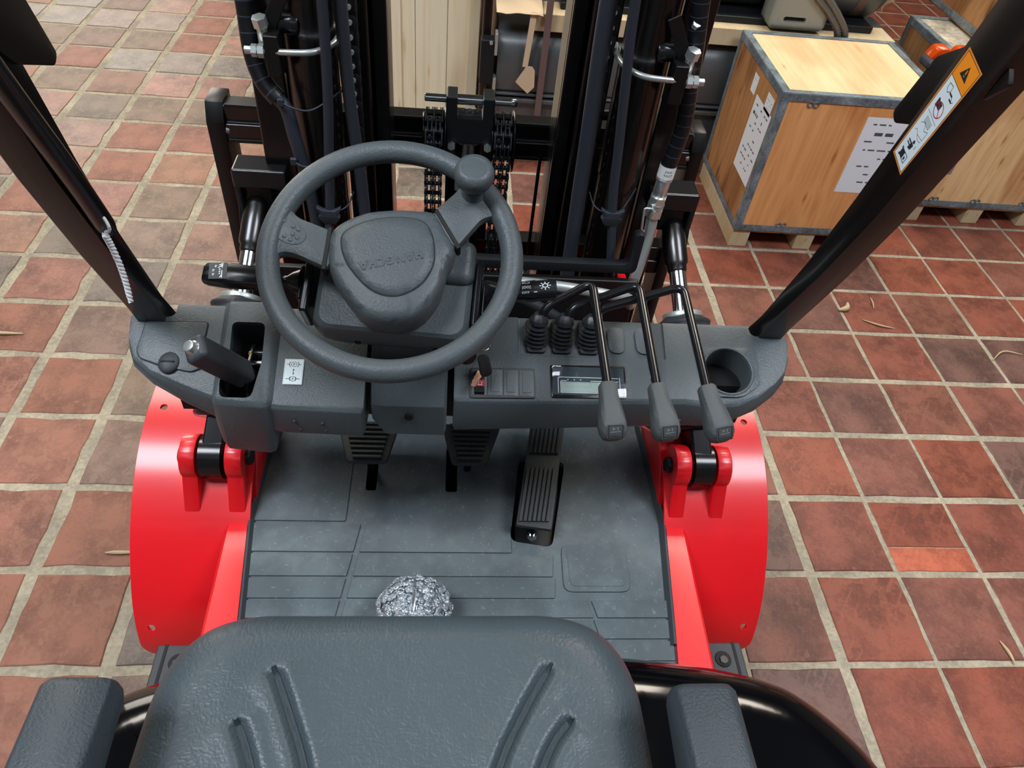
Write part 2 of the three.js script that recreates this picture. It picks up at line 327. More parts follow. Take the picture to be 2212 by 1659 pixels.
// ---------------------------------------------------------------- floor of separate terracotta tiles in mortar
const floor = struct('floor', bx(-HX, HX, -0.15, -0.0035, HZ0, HZ1, 0), M.mortar);
{
  const PX = 0.29275, PZ = 0.29097, GX = 1.4297, GZ = -2.839;
  const gapX = (c) => { const x = GX + c * PX; return x < -0.6 ? 0.036 : x < 0.6 ? 0.026 : c === -1 ? 0.034 : 0.015; };
  const gapZ = (r, left) => left ? 0.024 : (r === 4 || r === 3 || r === 5) ? 0.027 : 0.02;
  const leftTones = [0x966f5e, 0x8f7163, 0xa06957, 0x887667, 0x857569, 0x9b6450, 0x8f7564, 0xa2745d];
  const rightTones = [0x97523f, 0x925242, 0x8b5545, 0x82574c, 0x9b543f, 0x7b5950, 0x90594b, 0x96503c];
  const cache = new Map(); const matOf = (tone, k) => { const key = tone + '_' + k; if (!cache.has(key)) cache.set(key, std({ color: C(tone), roughness: k === 4 ? 0.62 : 0.48, map: tileTex[k], bumpMap: roughBump, bumpScale: 0.0012 })); return cache.get(key); };
  const geos = new Map();
  function tileGeo(w, d, v, jag) { // worn slab with chamfered, slightly uneven edges; uv in tile widths
    const key = [w.toFixed(4), d.toFixed(4), v, jag].join(); if (geos.has(key)) return geos.get(key);
    const out = []; const K = 4; const cs = [[-w / 2, -d / 2], [w / 2, -d / 2], [w / 2, d / 2], [-w / 2, d / 2]];
    for (let s = 0; s < 4; s++) { const a = cs[s], b = cs[(s + 1) % 4]; for (let i = 0; i < K; i++) { const t = i / K; const j = i === 0 ? jag * 0.8 : jag * (hash(v, s * 9 + i, 5) < 0.3 ? 2 : 0.8); const ux = -(b[1] - a[1]), uz = b[0] - a[0], l = Math.hypot(ux, uz); const q = (hash(v * 7 + s, i, 9) - 0.35) * j; const tt = i === 0 ? 0 : t + (hash(v, i, s + 20) - 0.5) * 0.12; out.push([a[0] + (b[0] - a[0]) * tt + ux / l * q, a[1] + (b[1] - a[1]) * tt + uz / l * q]); } }
    const n = out.length, pos = [], uv = [], idx = []; const ou = hash(v, 3, 1), ov = hash(v, 4, 1);
    const add = (x, y, z) => { pos.push(x, y, z); uv.push(ou + x / 0.42, ov + z / 0.42); };
    add(0, 0, 0); for (const [x, z] of out) add(x * 0.978, 0, z * 0.978); for (const [x, z] of out) add(x, -0.0022, z); for (const [x, z] of out) add(x * 1.002, -0.012, z * 1.002);
    for (let i = 0; i < n; i++) { const j = (i + 1) % n; idx.push(0, 1 + j, 1 + i); for (const o of [1, 1 + n]) idx.push(o + i, o + j, o + n + i, o + j, o + n + j, o + n + i); }
    const g = new THREE.BufferGeometry(); g.setAttribute('position', new THREE.Float32BufferAttribute(pos, 3)); g.setAttribute('uv', new THREE.Float32BufferAttribute(uv, 2)); g.setIndex(idx);
    const q = toCreasedNormals(g, 0.25); geos.set(key, q); return q;
  }
  camera.updateMatrixWorld(); const cand = []; const p = V();
  for (let c = -27; c < 17; c++) for (let r = -19; r < 28; r++) {
    const x0 = GX + c * PX, z0 = GZ + r * PZ; const x = x0 + PX / 2, z = z0 + PZ / 2; if (Math.abs(x) > HX - 0.16 || z < HZ0 + 0.16 || z > HZ1 - 0.16) continue;
    let vis = 0; for (const [dx, dz] of [[-0.13, -0.13], [0.13, -0.13], [0.13, 0.13], [-0.13, 0.13], [0, 0]]) { p.set(x + dx, 0, z + dz).applyMatrix4(camera.matrixWorldInverse); if (p.z > -0.3) continue; p.applyMatrix4(camera.projectionMatrix); if (Math.abs(p.x) < 1.01 && Math.abs(p.y) < 1.01) vis = 1; }
    const hidden = (Math.abs(x) < 0.55 && z > -1.45) || (x > 1.4 && x < 1.95 && z < -2.95) || (x > 2.5 && z < -3.35) || (x > 1.0 && z < -3.75);
    cand.push({ c, r, x, z, score: vis && !hidden ? 1 / Math.hypot(x, 2, z) ** 3 : 0 });
  }
  cand.sort((a, b) => b.score - a.score);
  const rest = [];
  cand.forEach((t, i) => {
    const left = t.x < 0, far = t.z < -3.6; const h = hash(t.c, t.r, 77), h2 = hash(t.c, t.r, 78);
    let tone = (left ? leftTones : rightTones)[Math.floor(h * 8)];
    let k = left ? [4, 4, 0, 4, 1, 0][Math.floor(h2 * 6)] : [1, 3, 0, 1, 3, 2][Math.floor(h2 * 6)];
    if (Math.abs(t.x - 1.52) < 0.2 && false) k = 3;
    const w = PX - (gapX(t.c) + gapX(t.c + 1)) / 2, d = PZ - (gapZ(t.r, left) + gapZ(t.r + 1, left)) / 2; const v = Math.floor(hash(t.c, t.r, 79) * 7);
    const xo = (gapX(t.c) - gapX(t.c + 1)) / 4; const jag = left ? 0.007 : 0.004;
    if (i < 282 && t.score > 0) {
      const split = t.c === 0 && t.r === 5;
      const place = (g, m, dz) => { const q = new THREE.Mesh(g, m); q.name = 'tile'; q.position.set(t.x + xo + (hash(t.c, t.r, 81) - 0.5) * 0.004, (hash(t.c, t.r, 80) - 0.5) * 0.0016, t.z + dz); q.rotation.y = (hash(t.c, t.r, 82) - 0.5) * 0.014 + (v % 2 ? Math.PI : 0); q.castShadow = q.receiveShadow = true; floor.add(q); };
      if (split) { place(tileGeo(w, d * 0.66, 3, 0.002), matOf(0x8e4a38, 3), -d * 0.17); place(tileGeo(w, d * 0.325, 4, 0.002), matOf(0xc96a4e, 0), d * 0.335); } else place(tileGeo(w, d, v, jag), matOf(tone, k), 0);
    } else { const g = tileGeo(w, d, v % 2, jag).clone(); g.translate(t.x, 0, t.z); rest.push([g, left ? 0 : 1]); }
  });
  for (const s of [0, 1]) { const q = put('outlying_tiles', merge(rest.filter((e) => e[1] === s).map((e) => e[0])), matOf(s ? 0x94533f : 0x98685a, 0), floor, { uv: false, kind: 'stuff' }); }
}

// ---------------------------------------------------------------- plywood crates with steel edges
function paper(w, h, lines, seed) { return canvasTex(256, 384, (g, W, H) => { g.fillStyle = '#e9f1f6'; g.fillRect(0, 0, W, H); g.fillStyle = '#4b5058'; for (let i = 0; i < lines; i++) { const y = 30 + i * (H - 50) / lines; let x = 24 + 30 * hash(i, seed, 1); while (x < W - 40) { const l = 8 + 26 * hash(i, x | 0, seed); if (hash(x | 0, i, seed + 3) > 0.42) g.fillRect(x, y, l, i === 1 ? 16 : 7); x += l + 10; } } }); }
function crate(name, label, [x0, x1, y1, z0, z1], m, opts = {}) { // z1 nearest; runners fill the lowest 0.1 m
  const yb = opts.yb ?? 0, y0 = yb + (opts.low ?? 0.1), e = 0.03, th = 0.0022, o = 0.0012, o2 = 0.002, o3 = 0.0028;
  const t = thing(name, label, 'crate', [(x0 + x1) / 2, yb, (z0 + z1) / 2]);
  put('front_panel', bx(x0, x1, y0, y1, z1 - 0.014, z1, 0.001, 1), m.front, t);
  put('side_panel', bx(x0, x0 + 0.014, y0, y1, z0, z1, 0.001, 1), m.side, t);
  put('side_panel', bx(x1 - 0.014, x1, y0, y1, z0, z1, 0.001, 1), m.side, t);
  put('back_panel', bx(x0, x1, y0, y1, z0, z0 + 0.014, 0.001, 1), m.side, t);
  put('lid', bx(x0, x1, y1 - 0.014, y1 + 0.0005, z0, z1, 0.001, 1), m.top, t);
  put('base_panel', bx(x0, x1, y0 - 0.012, y0, z0, z1, 0.001, 1), m.side, t);
  const L = (a, b, c) => put('edge_strip', merge([a, b].concat(c ?? [])), M.edge, t);
  for (const x of [x0, x1]) for (const z of [z0, z1]) { const sx = x === x0 ? -1 : 1, sz = z === z0 ? -1 : 1; L(bx(Math.min(x + sx * o, x - sx * e), Math.max(x + sx * o, x - sx * e), y0, y1, z + (sz > 0 ? o : -o - th), z + (sz > 0 ? o + th : -o), 0), bx(x + (sx > 0 ? o : -o - th), x + (sx > 0 ? o + th : -o), y0, y1, Math.min(z + sz * o, z - sz * e), Math.max(z + sz * o, z - sz * e), 0)); }
  for (const y of [y0, y1]) for (const z of [z0, z1]) { const sy = y === y0 ? -1 : 1, sz = z === z0 ? -1 : 1; L(bx(x0, x1, Math.min(y + sy * o2, y - sy * e), Math.max(y + sy * o2, y - sy * e), z + (sz > 0 ? o2 : -o2 - th), z + (sz > 0 ? o2 + th : -o2), 0), bx(x0, x1, y + (sy > 0 ? o2 : -o2 - th), y + (sy > 0 ? o2 + th : -o2), Math.min(z + sz * o, z - sz * e), Math.max(z + sz * o, z - sz * e), 0)); }
  for (const y of [y0, y1]) for (const x of [x0, x1]) { const sy = y === y0 ? -1 : 1, sx = x === x0 ? -1 : 1; L(bx(x + (sx > 0 ? o3 : -o3 - th), x + (sx > 0 ? o3 + th : -o3), Math.min(y + sy * o3, y - sy * e), Math.max(y + sy * o3, y - sy * e), z0, z1, 0), bx(Math.min(x + sx * o3, x - sx * e), Math.max(x + sx * o3, x - sx * e), y + (sy > 0 ? o3 : -o3 - th), y + (sy > 0 ? o3 + th : -o3), z0, z1, 0)); }
  if (y0 > yb + 0.05) for (const f of opts.runners ?? [0.06, 0.5, 0.94]) { const xc = x0 + (x1 - x0) * f; put('runner', bx(xc - 0.045, xc + 0.045, yb, y0 - 0.012, z0 + 0.01, z1 - 0.005, 0.004), M.timber, t); }
  // twisted-metal clips under the strips: two little loops each
  for (const [cx, top] of opts.clips ?? []) { const cy = top ? y1 - e - 0.008 : y0 + e + 0.008; const loop = (dx) => at(new THREE.TorusGeometry(0.011, 0.0028, 6, 14), new THREE.Matrix4().makeTranslation(cx + dx, cy, z1 + 0.004)); put('edge_clip', [loop(-0.013), loop(0.013)], M.edge, t); }
  for (const q of opts.papers ?? []) put('paper_label', at(new THREE.BoxGeometry(q.w, q.h, 0.001), q.m), std({ color: 0xffffff, roughness: 0.7, map: q.t }), t, { uv: false, label: q.label });
  return t;
}
const onFront = (x, y, z, rot = 0) => new THREE.Matrix4().makeTranslation(x, y, z + 0.0012).multiply(new THREE.Matrix4().makeRotationZ(rot));
const onLeft = (x, y, z, rot = 0) => new THREE.Matrix4().makeTranslation(x - 0.0012, y, z).multiply(new THREE.Matrix4().makeRotationY(-Math.PI / 2)).multiply(new THREE.Matrix4().makeRotationZ(rot));
crate('shipping_crate', 'orange plywood crate with grey steel edges, white papers and pale runners, left of the pillar', [1.312, 2.05, 0.765, -3.5, -2.852], { front: M.plyOrange, side: M.plyBrown, top: M.plyPale }, {
  clips: [[1.45, true], [1.53, false]],
  papers: [
    { w: 0.22, h: 0.34, t: paper(1, 1, 9, 3), m: onLeft(1.312, 0.47, -3.0), label: 'white printed sheet on the crate side' },
    { w: 0.06, h: 0.08, t: paper(1, 1, 5, 8), m: onLeft(1.312, 0.66, -3.17) }, { w: 0.085, h: 0.075, t: paper(1, 1, 4, 12), m: onLeft(1.312, 0.665, -2.955) },
    { w: 0.3, h: 0.36, t: paper(1, 1, 8, 21), m: onFront(1.86, 0.51, -2.852), label: 'white printed sheet on the crate front' }],
});
crate('shipping_crate', 'knotty plywood crate on pale runners at the right edge, carrying another crate', [2.345, 3.35, 0.755, -3.92, -3.165], { front: M.plyKnotty, side: M.plyBrown, top: M.cream }, { clips: [[2.45, false], [2.68, false], [2.95, false]], runners: [0.04, 0.375, 0.69, 0.96] });
crate('shipping_crate', 'upper brown plywood crate stacked on the pale lid of the knotty crate', [2.545, 3.4, 1.3, -4.3, -3.3], { front: M.plyBrown, side: M.plyBrown, top: M.plyPale }, { yb: 0.7605, low: 0.016 });
{
  const t = put('plastic_film', sheet([[2.338, 0.72, -3.52], [2.338, 0.66, -3.24], [2.325, 0.36, -3.2], [2.33, 0.3, -3.62]]), M.plasticFilm, scene, { uv: false });
  tag(t, 'loose clear plastic film hanging on the side of the knotty crate', 'plastic film');
}
function sheet(corners, bulge = 0.012, n = 10) { // crumpled four-cornered sheet with a little thickness
  const P = corners.map((c) => V(...c)); const pos = [], idx = []; const nn = P[1].clone().sub(P[0]).cross(P[3].clone().sub(P[0])).normalize();
  for (const s of [0, 1]) for (let i = 0; i <= n; i++) for (let j = 0; j <= n; j++) { const u = i / n, v = j / n; const q = P[0].clone().lerp(P[1], u).lerp(P[3].clone().lerp(P[2], u), v); q.addScaledVector(nn, bulge * (fbm(u, v, 4, 9, 3) - 0.3) + s * 0.0012); pos.push(q.x, q.y, q.z); }
  const w = n + 1, S = w * w; for (const s of [0, 1]) for (let i = 0; i < n; i++) for (let j = 0; j < n; j++) { const a = s * S + i * w + j; s ? idx.push(a, a + 1, a + w, a + 1, a + w + 1, a + w) : idx.push(a, a + w, a + 1, a + 1, a + w, a + w + 1); }
  const g = new THREE.BufferGeometry(); g.setAttribute('position', new THREE.Float32BufferAttribute(pos, 3)); g.setIndex(idx); g.computeVertexNormals(); g.setAttribute('uv', new THREE.Float32BufferAttribute(new Float32Array(pos.length / 3 * 2), 2)); return g;
}

// pale pine crate straight ahead, behind the mast
{
  const z = -3.72, x0 = -0.55, x1 = 0.078; const t = thing('pine_crate', 'tall pale pine crate of upright boards standing behind the mast', 'crate', [(x0 + x1) / 2, 0, z - 0.3]);
  for (let i = 0; i < 4; i++) { const w = (x1 - x0) / 4; put('board', bx(x0 + i * w + 0.001, x0 + (i + 1) * w - 0.001, 0.06, 1.25, z - 0.62, z, 0.003), M.pine, t); }
  for (const x of [x0, x1 - 0.055]) put('batten', bx(x, x + 0.055, 0.06, 1.25, z, z + 0.018, 0.003), M.pine, t);
  put('batten', bx(-0.36, -0.305, 0.06, 1.25, z, z + 0.018, 0.003), M.pine, t);
  put('batten', bx(x0, x1, 0.06, 0.14, z, z + 0.022, 0.003), M.timber, t);
  for (const x of [x0 + 0.02, x1 - 0.12]) put('runner', bx(x, x + 0.09, 0, 0.06, z - 0.6, z, 0.003), M.timber, t);
}

// grey machinery stacked behind: drum below, timbers, second drum above
{
  const X0 = 0.165, X1 = 2.26, zf = -3.56;
  const low = thing('machine_drum', 'grey steel machine housing with rounded front resting on timbers, lower of two', 'machine', [0.8, 0, -3.9]);
  const prof = shapeOf([[0, 0.1, 0.02], [0, 0.37, 0.004], [0.018, 0.385, 0.004], [0.018, 0.66, 0.24], [-0.72, 0.67, 0.2], [-0.72, 0.1, 0.02]], 0.02);
  put('housing', at(extrude(prof, X1 - X0, 0.006, 16), basisM(V(X0, 0, zf), V(0, 0, 1), V(0, 1, 0)).multiply(new THREE.Matrix4().makeTranslation(0, 0, -(X1 - X0)))), M.greyPaint, low);
  put('flange', [bx(X0, X1, 0.325, 0.345, zf, zf + 0.03, 0.004), bx(X0, X1, 0.36, 0.372, zf, zf + 0.026, 0.004)], M.greyPaint, low);
  put('side_plate', bx(0.088, 0.13, 0.1, 1.0, zf - 0.5, zf - 0.02, 0.01), M.paint, low);
  put('junction_box', bx(0.082, 0.15, 0.42, 0.63, zf - 0.02, zf + 0.05, 0.008), M.steelDark, low);
  put('clamp', [bx(0.148, 0.162, 0.56, 0.66, zf - 0.01, zf + 0.05, 0.002), bx(0.15, 0.165, 0.3, 0.45, zf - 0.01, zf + 0.05, 0.002), cyl(V(0.13, 0.62, zf + 0.05), V(0.13, 0.62, zf + 0.06), 0.008)], M.zincMatt, low);
  put('bearer', bx(X0 - 0.05, X1 + 0.05, 0, 0.1, zf - 0.1, zf + 0.02, 0.005), M.timberBrown, low); put('bearer', bx(X0 - 0.05, X1 + 0.05, 0, 0.1, zf - 0.7, zf - 0.6, 0.005), M.timberBrown, low);
  const t1 = put('timber_beam', bx(0.33, 2.1, 0.672, 0.752, -3.72, -3.55, 0.004), M.timber); tag(t1, 'long pale timber lying across the lower grey machine housing', 'timber');
  const t2 = put('timber_beam', bx(0.42, 2.2, 0.672, 0.752, -4.25, -4.1, 0.004), M.timberBrown); tag(t2, 'rear brown timber carrying the upper grey drum', 'timber');
  const up = thing('machine_drum', 'grey steel drum lying on timbers with bracket and ribbed conduits, upper of two', 'machine', [1.2, 0.752, -3.85]);
  const yc = 0.98, zc = -3.86;
  put('drum', lathe(V(0.42, yc, zc), V(2.04, yc, zc), [[0, 0], [0.2, 0], [0.205, 0.01], [0.205, 1.02], [0.19, 1.03], [0.19, 1.24], [0.226, 1.25], [0.226, 1.58], [0.2, 1.62], [0, 1.62]], 40), M.greyPaint, up);
  put('bracket', cut(bx(1.44, 1.72, 0.765, 1.0, -3.7, -3.535, 0.03, 4), bx(1.5, 1.61, 0.808, 0.83, -3.6, -3.4, 0.01)), M.greyLight, up);
  for (const k of [0, 1]) { const p = curve([V(1.47 + k * 0.07, 1.1, -3.53), V(1.58 + k * 0.055, 0.96, -3.522), V(1.70 + k * 0.04, 0.865, -3.522), V(1.775 + k * 0.035, 0.79, -3.525), V(1.80 + k * 0.035, 0.735, -3.53)], 140); put('conduit', sweep(p, (t, L) => 0.015 + 0.0035 * Math.sin(L * 2 * Math.PI / 0.0125), 10), M.conduit, up); }
  put('base_plate', bx(0.45, 2.0, 0.752, 0.785, -4.05, -3.62, 0.006), M.steelDark, up);
  const s1 = put('strap', [bx(0.372, 0.404, 0.2, 0.68, -3.515, -3.512, 0.001), bx(0.372, 0.404, 0.68, 1.1, -3.515, -3.512, 0.001)], M.strap); tag(s1, 'brown strap hanging in front of the lower grey housing', 'strap');
  const ring = []; for (let i = -4; i <= 30; i++) { const a = i / 30 * Math.PI; ring.push([Math.cos(a - 0.5), Math.sin(a - 0.5)]); }
  const s2 = put('strap', loft([1.885, 1.925].map((x, k) => [...ring.map(([c, s]) => V(x + s * -0.02, yc + s * 0.229, zc + c * 0.229)), ...ring.slice().reverse().map(([c, s]) => V(x + s * -0.02, yc + s * 0.2275, zc + c * 0.2275))])), M.strap, scene, { uv: false }); tag(s2, 'brown strap tied round the end of the upper grey drum', 'strap');
  const cb = put('cardboard_sheet', sheet([[0.145, 0.758, -3.5], [0.36, 0.758, -3.49], [0.36, 0.80, -3.75], [0.14, 0.82, -3.78]], 0.02), M.card, scene, { uv: false }); tag(cb, 'tan cardboard sheet lying over the edge of the grey housing', 'cardboard');
  const cb2 = put('cardboard_sheet', sheet([[2.2, 0.72, -3.99], [2.5, 0.79, -4.4], [2.62, 1.25, -4.5], [2.16, 1.2, -4.1]], 0.09), M.card, scene, { uv: false }); tag(cb2, 'torn crumpled cardboard beside the end of the upper grey drum', 'cardboard');
  const tg = thing('hang_tag', 'pale cardboard tag hanging from a tape on the grey housing', 'tag', [0.31, 0.42, -3.5]);
  put('tape', at(extrude(shapeOf([[-0.013, 0], [0.013, 0], [0.018, 0.25], [-0.011, 0.25]]), 0.002), basisM(V(0.3, 0.52, -3.505), V(1, 0, 0), V(0.06, 1, -0.02).normalize())), M.card, tg);
  put('card', at(extrude(shapeOf([[-0.045, -0.03], [0.02, -0.085], [0.05, -0.05], [0.045, 0.03], [0.03, 0.05], [0.002, 0.05]], 0.004), 0.002), basisM(V(0.305, 0.475, -3.502), V(1, 0, 0), V(0, 1, 0))), M.card, tg);
}

// ---------------------------------------------------------------- litter on the floor
{
  const chip = (label, pts, r, cat = 'wood splinter', m = M.timber, group) => tag(put('wood_splinter', sweep(curve(pts.map((p) => V(...p)), 8), (t) => r * (0.35 + Math.sin(Math.PI * clamp(t, 0.05, 0.95))), 6), m, scene, { uv: false }), label, cat, group);
  chip('longest curved pale wood splinter on the red tiles right of the dashboard', [[1.80, 0.004, -2.34], [1.86, 0.007, -2.305], [1.93, 0.004, -2.29]], 0.0035);
  chip('pale wood splinter lying nearest the orange crate', [[1.885, 0.004, -2.42], [1.895, 0.006, -2.46], [1.90, 0.004, -2.5]], 0.003);
  chip('broad bent wood chip on the joint between the red tiles', [[1.71, 0.005, -2.40], [1.745, 0.012, -2.405], [1.77, 0.006, -2.45]], 0.010);
  chip('thin curled pale wood shaving near the right edge', [[2.30, 0.004, -2.11], [2.37, 0.01, -2.16], [2.46, 0.004, -2.15]], 0.003);
  chip('short pale splinter on the tiles at the lower right', [[1.672, 0.004, -0.80], [1.668, 0.006, -0.835], [1.66, 0.004, -0.87]], 0.004);
  chip('straight pale stick on the grey tiles at the left edge', [[-1.80, 0.004, -2.065], [-1.70, 0.006, -2.063], [-1.615, 0.004, -2.066]], 0.005);
  chip('small pale stick beside the left red mudguard', [[-1.026, 0.004, -1.149], [-0.99, 0.006, -1.149], [-0.93, 0.004, -1.151]], 0.005);
}

// ---------------------------------------------------------------- the forklift: one thing, all the rest are its parts
const FL = thing('forklift', 'red and black forklift truck with steering wheel, levers, mast and dark seat', 'forklift', [0, 0, -0.8]);
const F = (name, geo, mat, o) => put(name, geo, mat, FL, o);

// chassis, wheels, floor
{
  F('chassis', [bx(-0.43, 0.43, 0.22, 0.59, -1.32, -0.4, 0.01), bx(-0.45, 0.45, 0.25, 0.6, -0.4, 0.9, 0.02)], M.red);
  F('front_panel', bx(-0.44, 0.36, 0.62, 1.055, -1.215, -1.2, 0.004), M.paintSoft);
  for (const s of [-1, 1]) {
    const w = F('front_wheel', at(new THREE.LatheGeometry([[0.17, -0.09], [0.29, -0.1], [0.325, -0.085], [0.33, 0], [0.325, 0.085], [0.29, 0.1], [0.17, 0.09]].map(([a, b]) => new THREE.Vector2(a, b)), 40), new THREE.Matrix4().makeTranslation(s * 0.555, 0.33, -1.09).multiply(new THREE.Matrix4().makeRotationZ(Math.PI / 2))), M.tyre);
    put('wheel_rim', cyl(V(s * 0.48, 0.33, -1.09), V(s * 0.62, 0.33, -1.09), 0.17), M.paintSoft, w);
    const rw = F('rear_wheel', at(new THREE.LatheGeometry([[0.13, -0.08], [0.23, -0.09], [0.255, -0.07], [0.26, 0], [0.255, 0.07], [0.23, 0.09], [0.13, 0.08]].map(([a, b]) => new THREE.Vector2(a, b)), 36), new THREE.Matrix4().makeTranslation(s * 0.46, 0.26, 0.62).multiply(new THREE.Matrix4().makeRotationZ(Math.PI / 2))), M.tyre);
    put('wheel_rim', cyl(V(s * 0.4, 0.26, 0.62), V(s * 0.52, 0.26, 0.62), 0.13), M.paintSoft, rw);
  }
  // rubber mat with pedal slots and raised pads
  const slot = (x0, x1, z0, z1, r) => at(extrude(shapeOf(rectPts(x0, x1, -z1, -z0), r), 0.08), basisM(V(0, 0.66, 0), V(1, 0, 0), V(0, 0, -1)));
  const acc = at(extrude(shapeOf([[0.098, 0.785], [0.185, 0.770], [0.232, 0.99], [0.128, 1.0]], 0.018), 0.08), basisM(V(0, 0.66, 0), V(1, 0, 0), V(0, 0, -1)));
  let base = at(extrude(shapeOf([[-0.39, 0.42], [0.39, 0.42], [0.436, 0.83], [0.428, 1.12], [-0.425, 1.12], [-0.436, 0.83]]), 0.012, 0.001), basisM(V(0, 0.684, 0), V(1, 0, 0), V(0, 0, -1)));
  base = cut(base, slot(-0.208, -0.185, -1.03, -0.905, 0.006), slot(-0.037, -0.012, -1.03, -0.904, 0.006), acc);
  const mat = F('floor_mat', base, M.mat);
  const pad = (pts, r = 0.004) => put('mat_pad', at(extrude(shapeOf(pts.map(([x, z]) => [x, -z]), r), 0.0046, 0.0012, 3), basisM(V(0, 0.6955, 0), V(1, 0, 0), V(0, 0, -1))), M.mat, mat);
  const zr = [-0.822, -0.753, -0.7, -0.654, -0.614, -0.572, -0.53]; const g = 0.0022; const xl = (z) => -0.424 + (z + 0.83) * 0.09, xr = (z) => 0.424 - (z + 0.83) * 0.09;
  const split = (z) => -0.212 - (z + 0.75) * 0.14;
  for (let i = 0; i + 1 < zr.length; i++) {
    const a = zr[i] + g, b = zr[i + 1] - g;
    const xa = i < 1 ? 0.1 : i < 3 ? 0.185 : 0.243, xb = i < 1 ? 0.1 : i < 3 ? 0.18 : 0.252;
    pad([[xl(a), a], [split(a) - 0.006, a], [split(b) - 0.006, b], [xl(b), b]], 0.002);
    pad([[split(a) + 0.006, a], [xa, a], [xb, b], [split(b) + 0.006, b]], 0.002);
    if (i >= 3) pad([[xa + 0.009, a], [xr(a), a], [xr(b), b], [xb + 0.009, b]], 0.002);
  }
  pad([[0.203, -0.776], [0.338, -0.776], [0.334, -0.67], [0.2, -0.67]], 0.018);
  const inner = put('mat_pad', at(extrude(shapeOf(rectPts(0.213, 0.326, 0.681, 0.766), 0.014), 0.003, 0.001, 4), basisM(V(0, 0.6985, 0), V(1, 0, 0), V(0, 0, -1))), M.mat, mat);
  pad([[-0.424, -1.02], [-0.24, -1.02], [-0.24, -0.826], [xl(-0.826), -0.826]], 0.004);
  // raised side lips of the mat
  for (const s of [-1, 1]) put('mat_lip', loft([[-0.56, 0.404], [-0.83, 0.434], [-1.1, 0.425]].map(([z, x]) => [V(s * (x - 0.014), 0.697, z), V(s * (x - 0.006), 0.7085, z), V(s * (x - 0.002), 0.709, z), V(s * (x - 0.001), 0.69, z)])), M.matEdge, mat);
  F('slot_well', bx(-0.42, 0.42, 0.6, 0.62, -1.2, -0.45, 0.002), M.black);
  // pedals
  for (const [x0, x1, x2, x3, cx] of [[-0.262, -0.140, -0.158, -0.236, -0.2], [-0.045, 0.072, 0.044, -0.026, 0.01]]) {
    const cz0 = -0.976, cz1 = -0.889; const P = basisM(V(0, 0.80, 0), V(1, 0, 0), V(0, 0.12, -1).normalize());
    const p = F('foot_pedal', at(extrude(shapeOf([[x3, 0.889], [x2, 0.889], [x1 + 0.004, 0.985], [x0 - 0.004, 0.985]], 0.008), 0.012, 0.003), P.clone().multiply(new THREE.Matrix4().makeTranslation(0, 0, -0.1065))), M.pedal, { label: 'trapezoid rubber foot pedal with cross ribs' });
    for (let i = 0; i < 8; i++) { const t = (i + 0.6) / 8.4; const a = x3 + (x0 - x3) * t + 0.012, b = x2 + (x1 - x2) * t - 0.012; const y = 0.889 + t * 0.096; put('pedal_rib', at(bx(a, b, y, y + 0.0066, -0.0965, -0.0885, 0.0015, 1), P), M.pedal, p); }
    put('pedal_arm', polyTube([V(cx, 0.79, -0.94), V(cx, 0.74, -0.955), V(cx, 0.6, -0.99)], 0.008), M.black, p);
  }
  {
    const P = basisM(V(0, 0.625, 0), V(1, 0, 0), V(0, 0.14, -1).normalize());
    const A = F('accelerator_pedal', at(extrude(shapeOf([[0.106, 0.80], [0.178, 0.79], [0.226, 1.06], [0.152, 1.07]], 0.004), 0.013, 0.003), P), M.pedal, { label: 'long ribbed accelerator pedal' });
    for (let i = 0; i < 7; i++) { const t = (i + 0.5) / 7; const xa = (y) => { const k = (y - 0.8) / 0.26; return (0.109 + 0.045 * k) + (0.064 + 0.004 * k) * t; }; for (const [ya, yb] of [[0.806, 0.93], [0.965, 1.055]]) put('pedal_rib', at(extrude(shapeOf([[xa(ya) - 0.0032, ya], [xa(ya) + 0.0032, ya], [xa(yb) + 0.0032, yb], [xa(yb) - 0.0032, yb]]), 0.006, 0.0012), P.clone().multiply(new THREE.Matrix4().makeTranslation(0, 0, 0.0125))), M.pedal, A); }
    F('pedal_bracket', bx(0.11, 0.215, 0.668, 0.676, -0.97, -0.785, 0.002), M.steelDark);
    F('screw', [cyl(V(0.147, 0.676, -0.812), V(0.147, 0.684, -0.812), 0.011, 0.011, 6), cyl(V(0.147, 0.684, -0.812), V(0.147, 0.688, -0.812), 0.007)], M.chrome);
  }
}

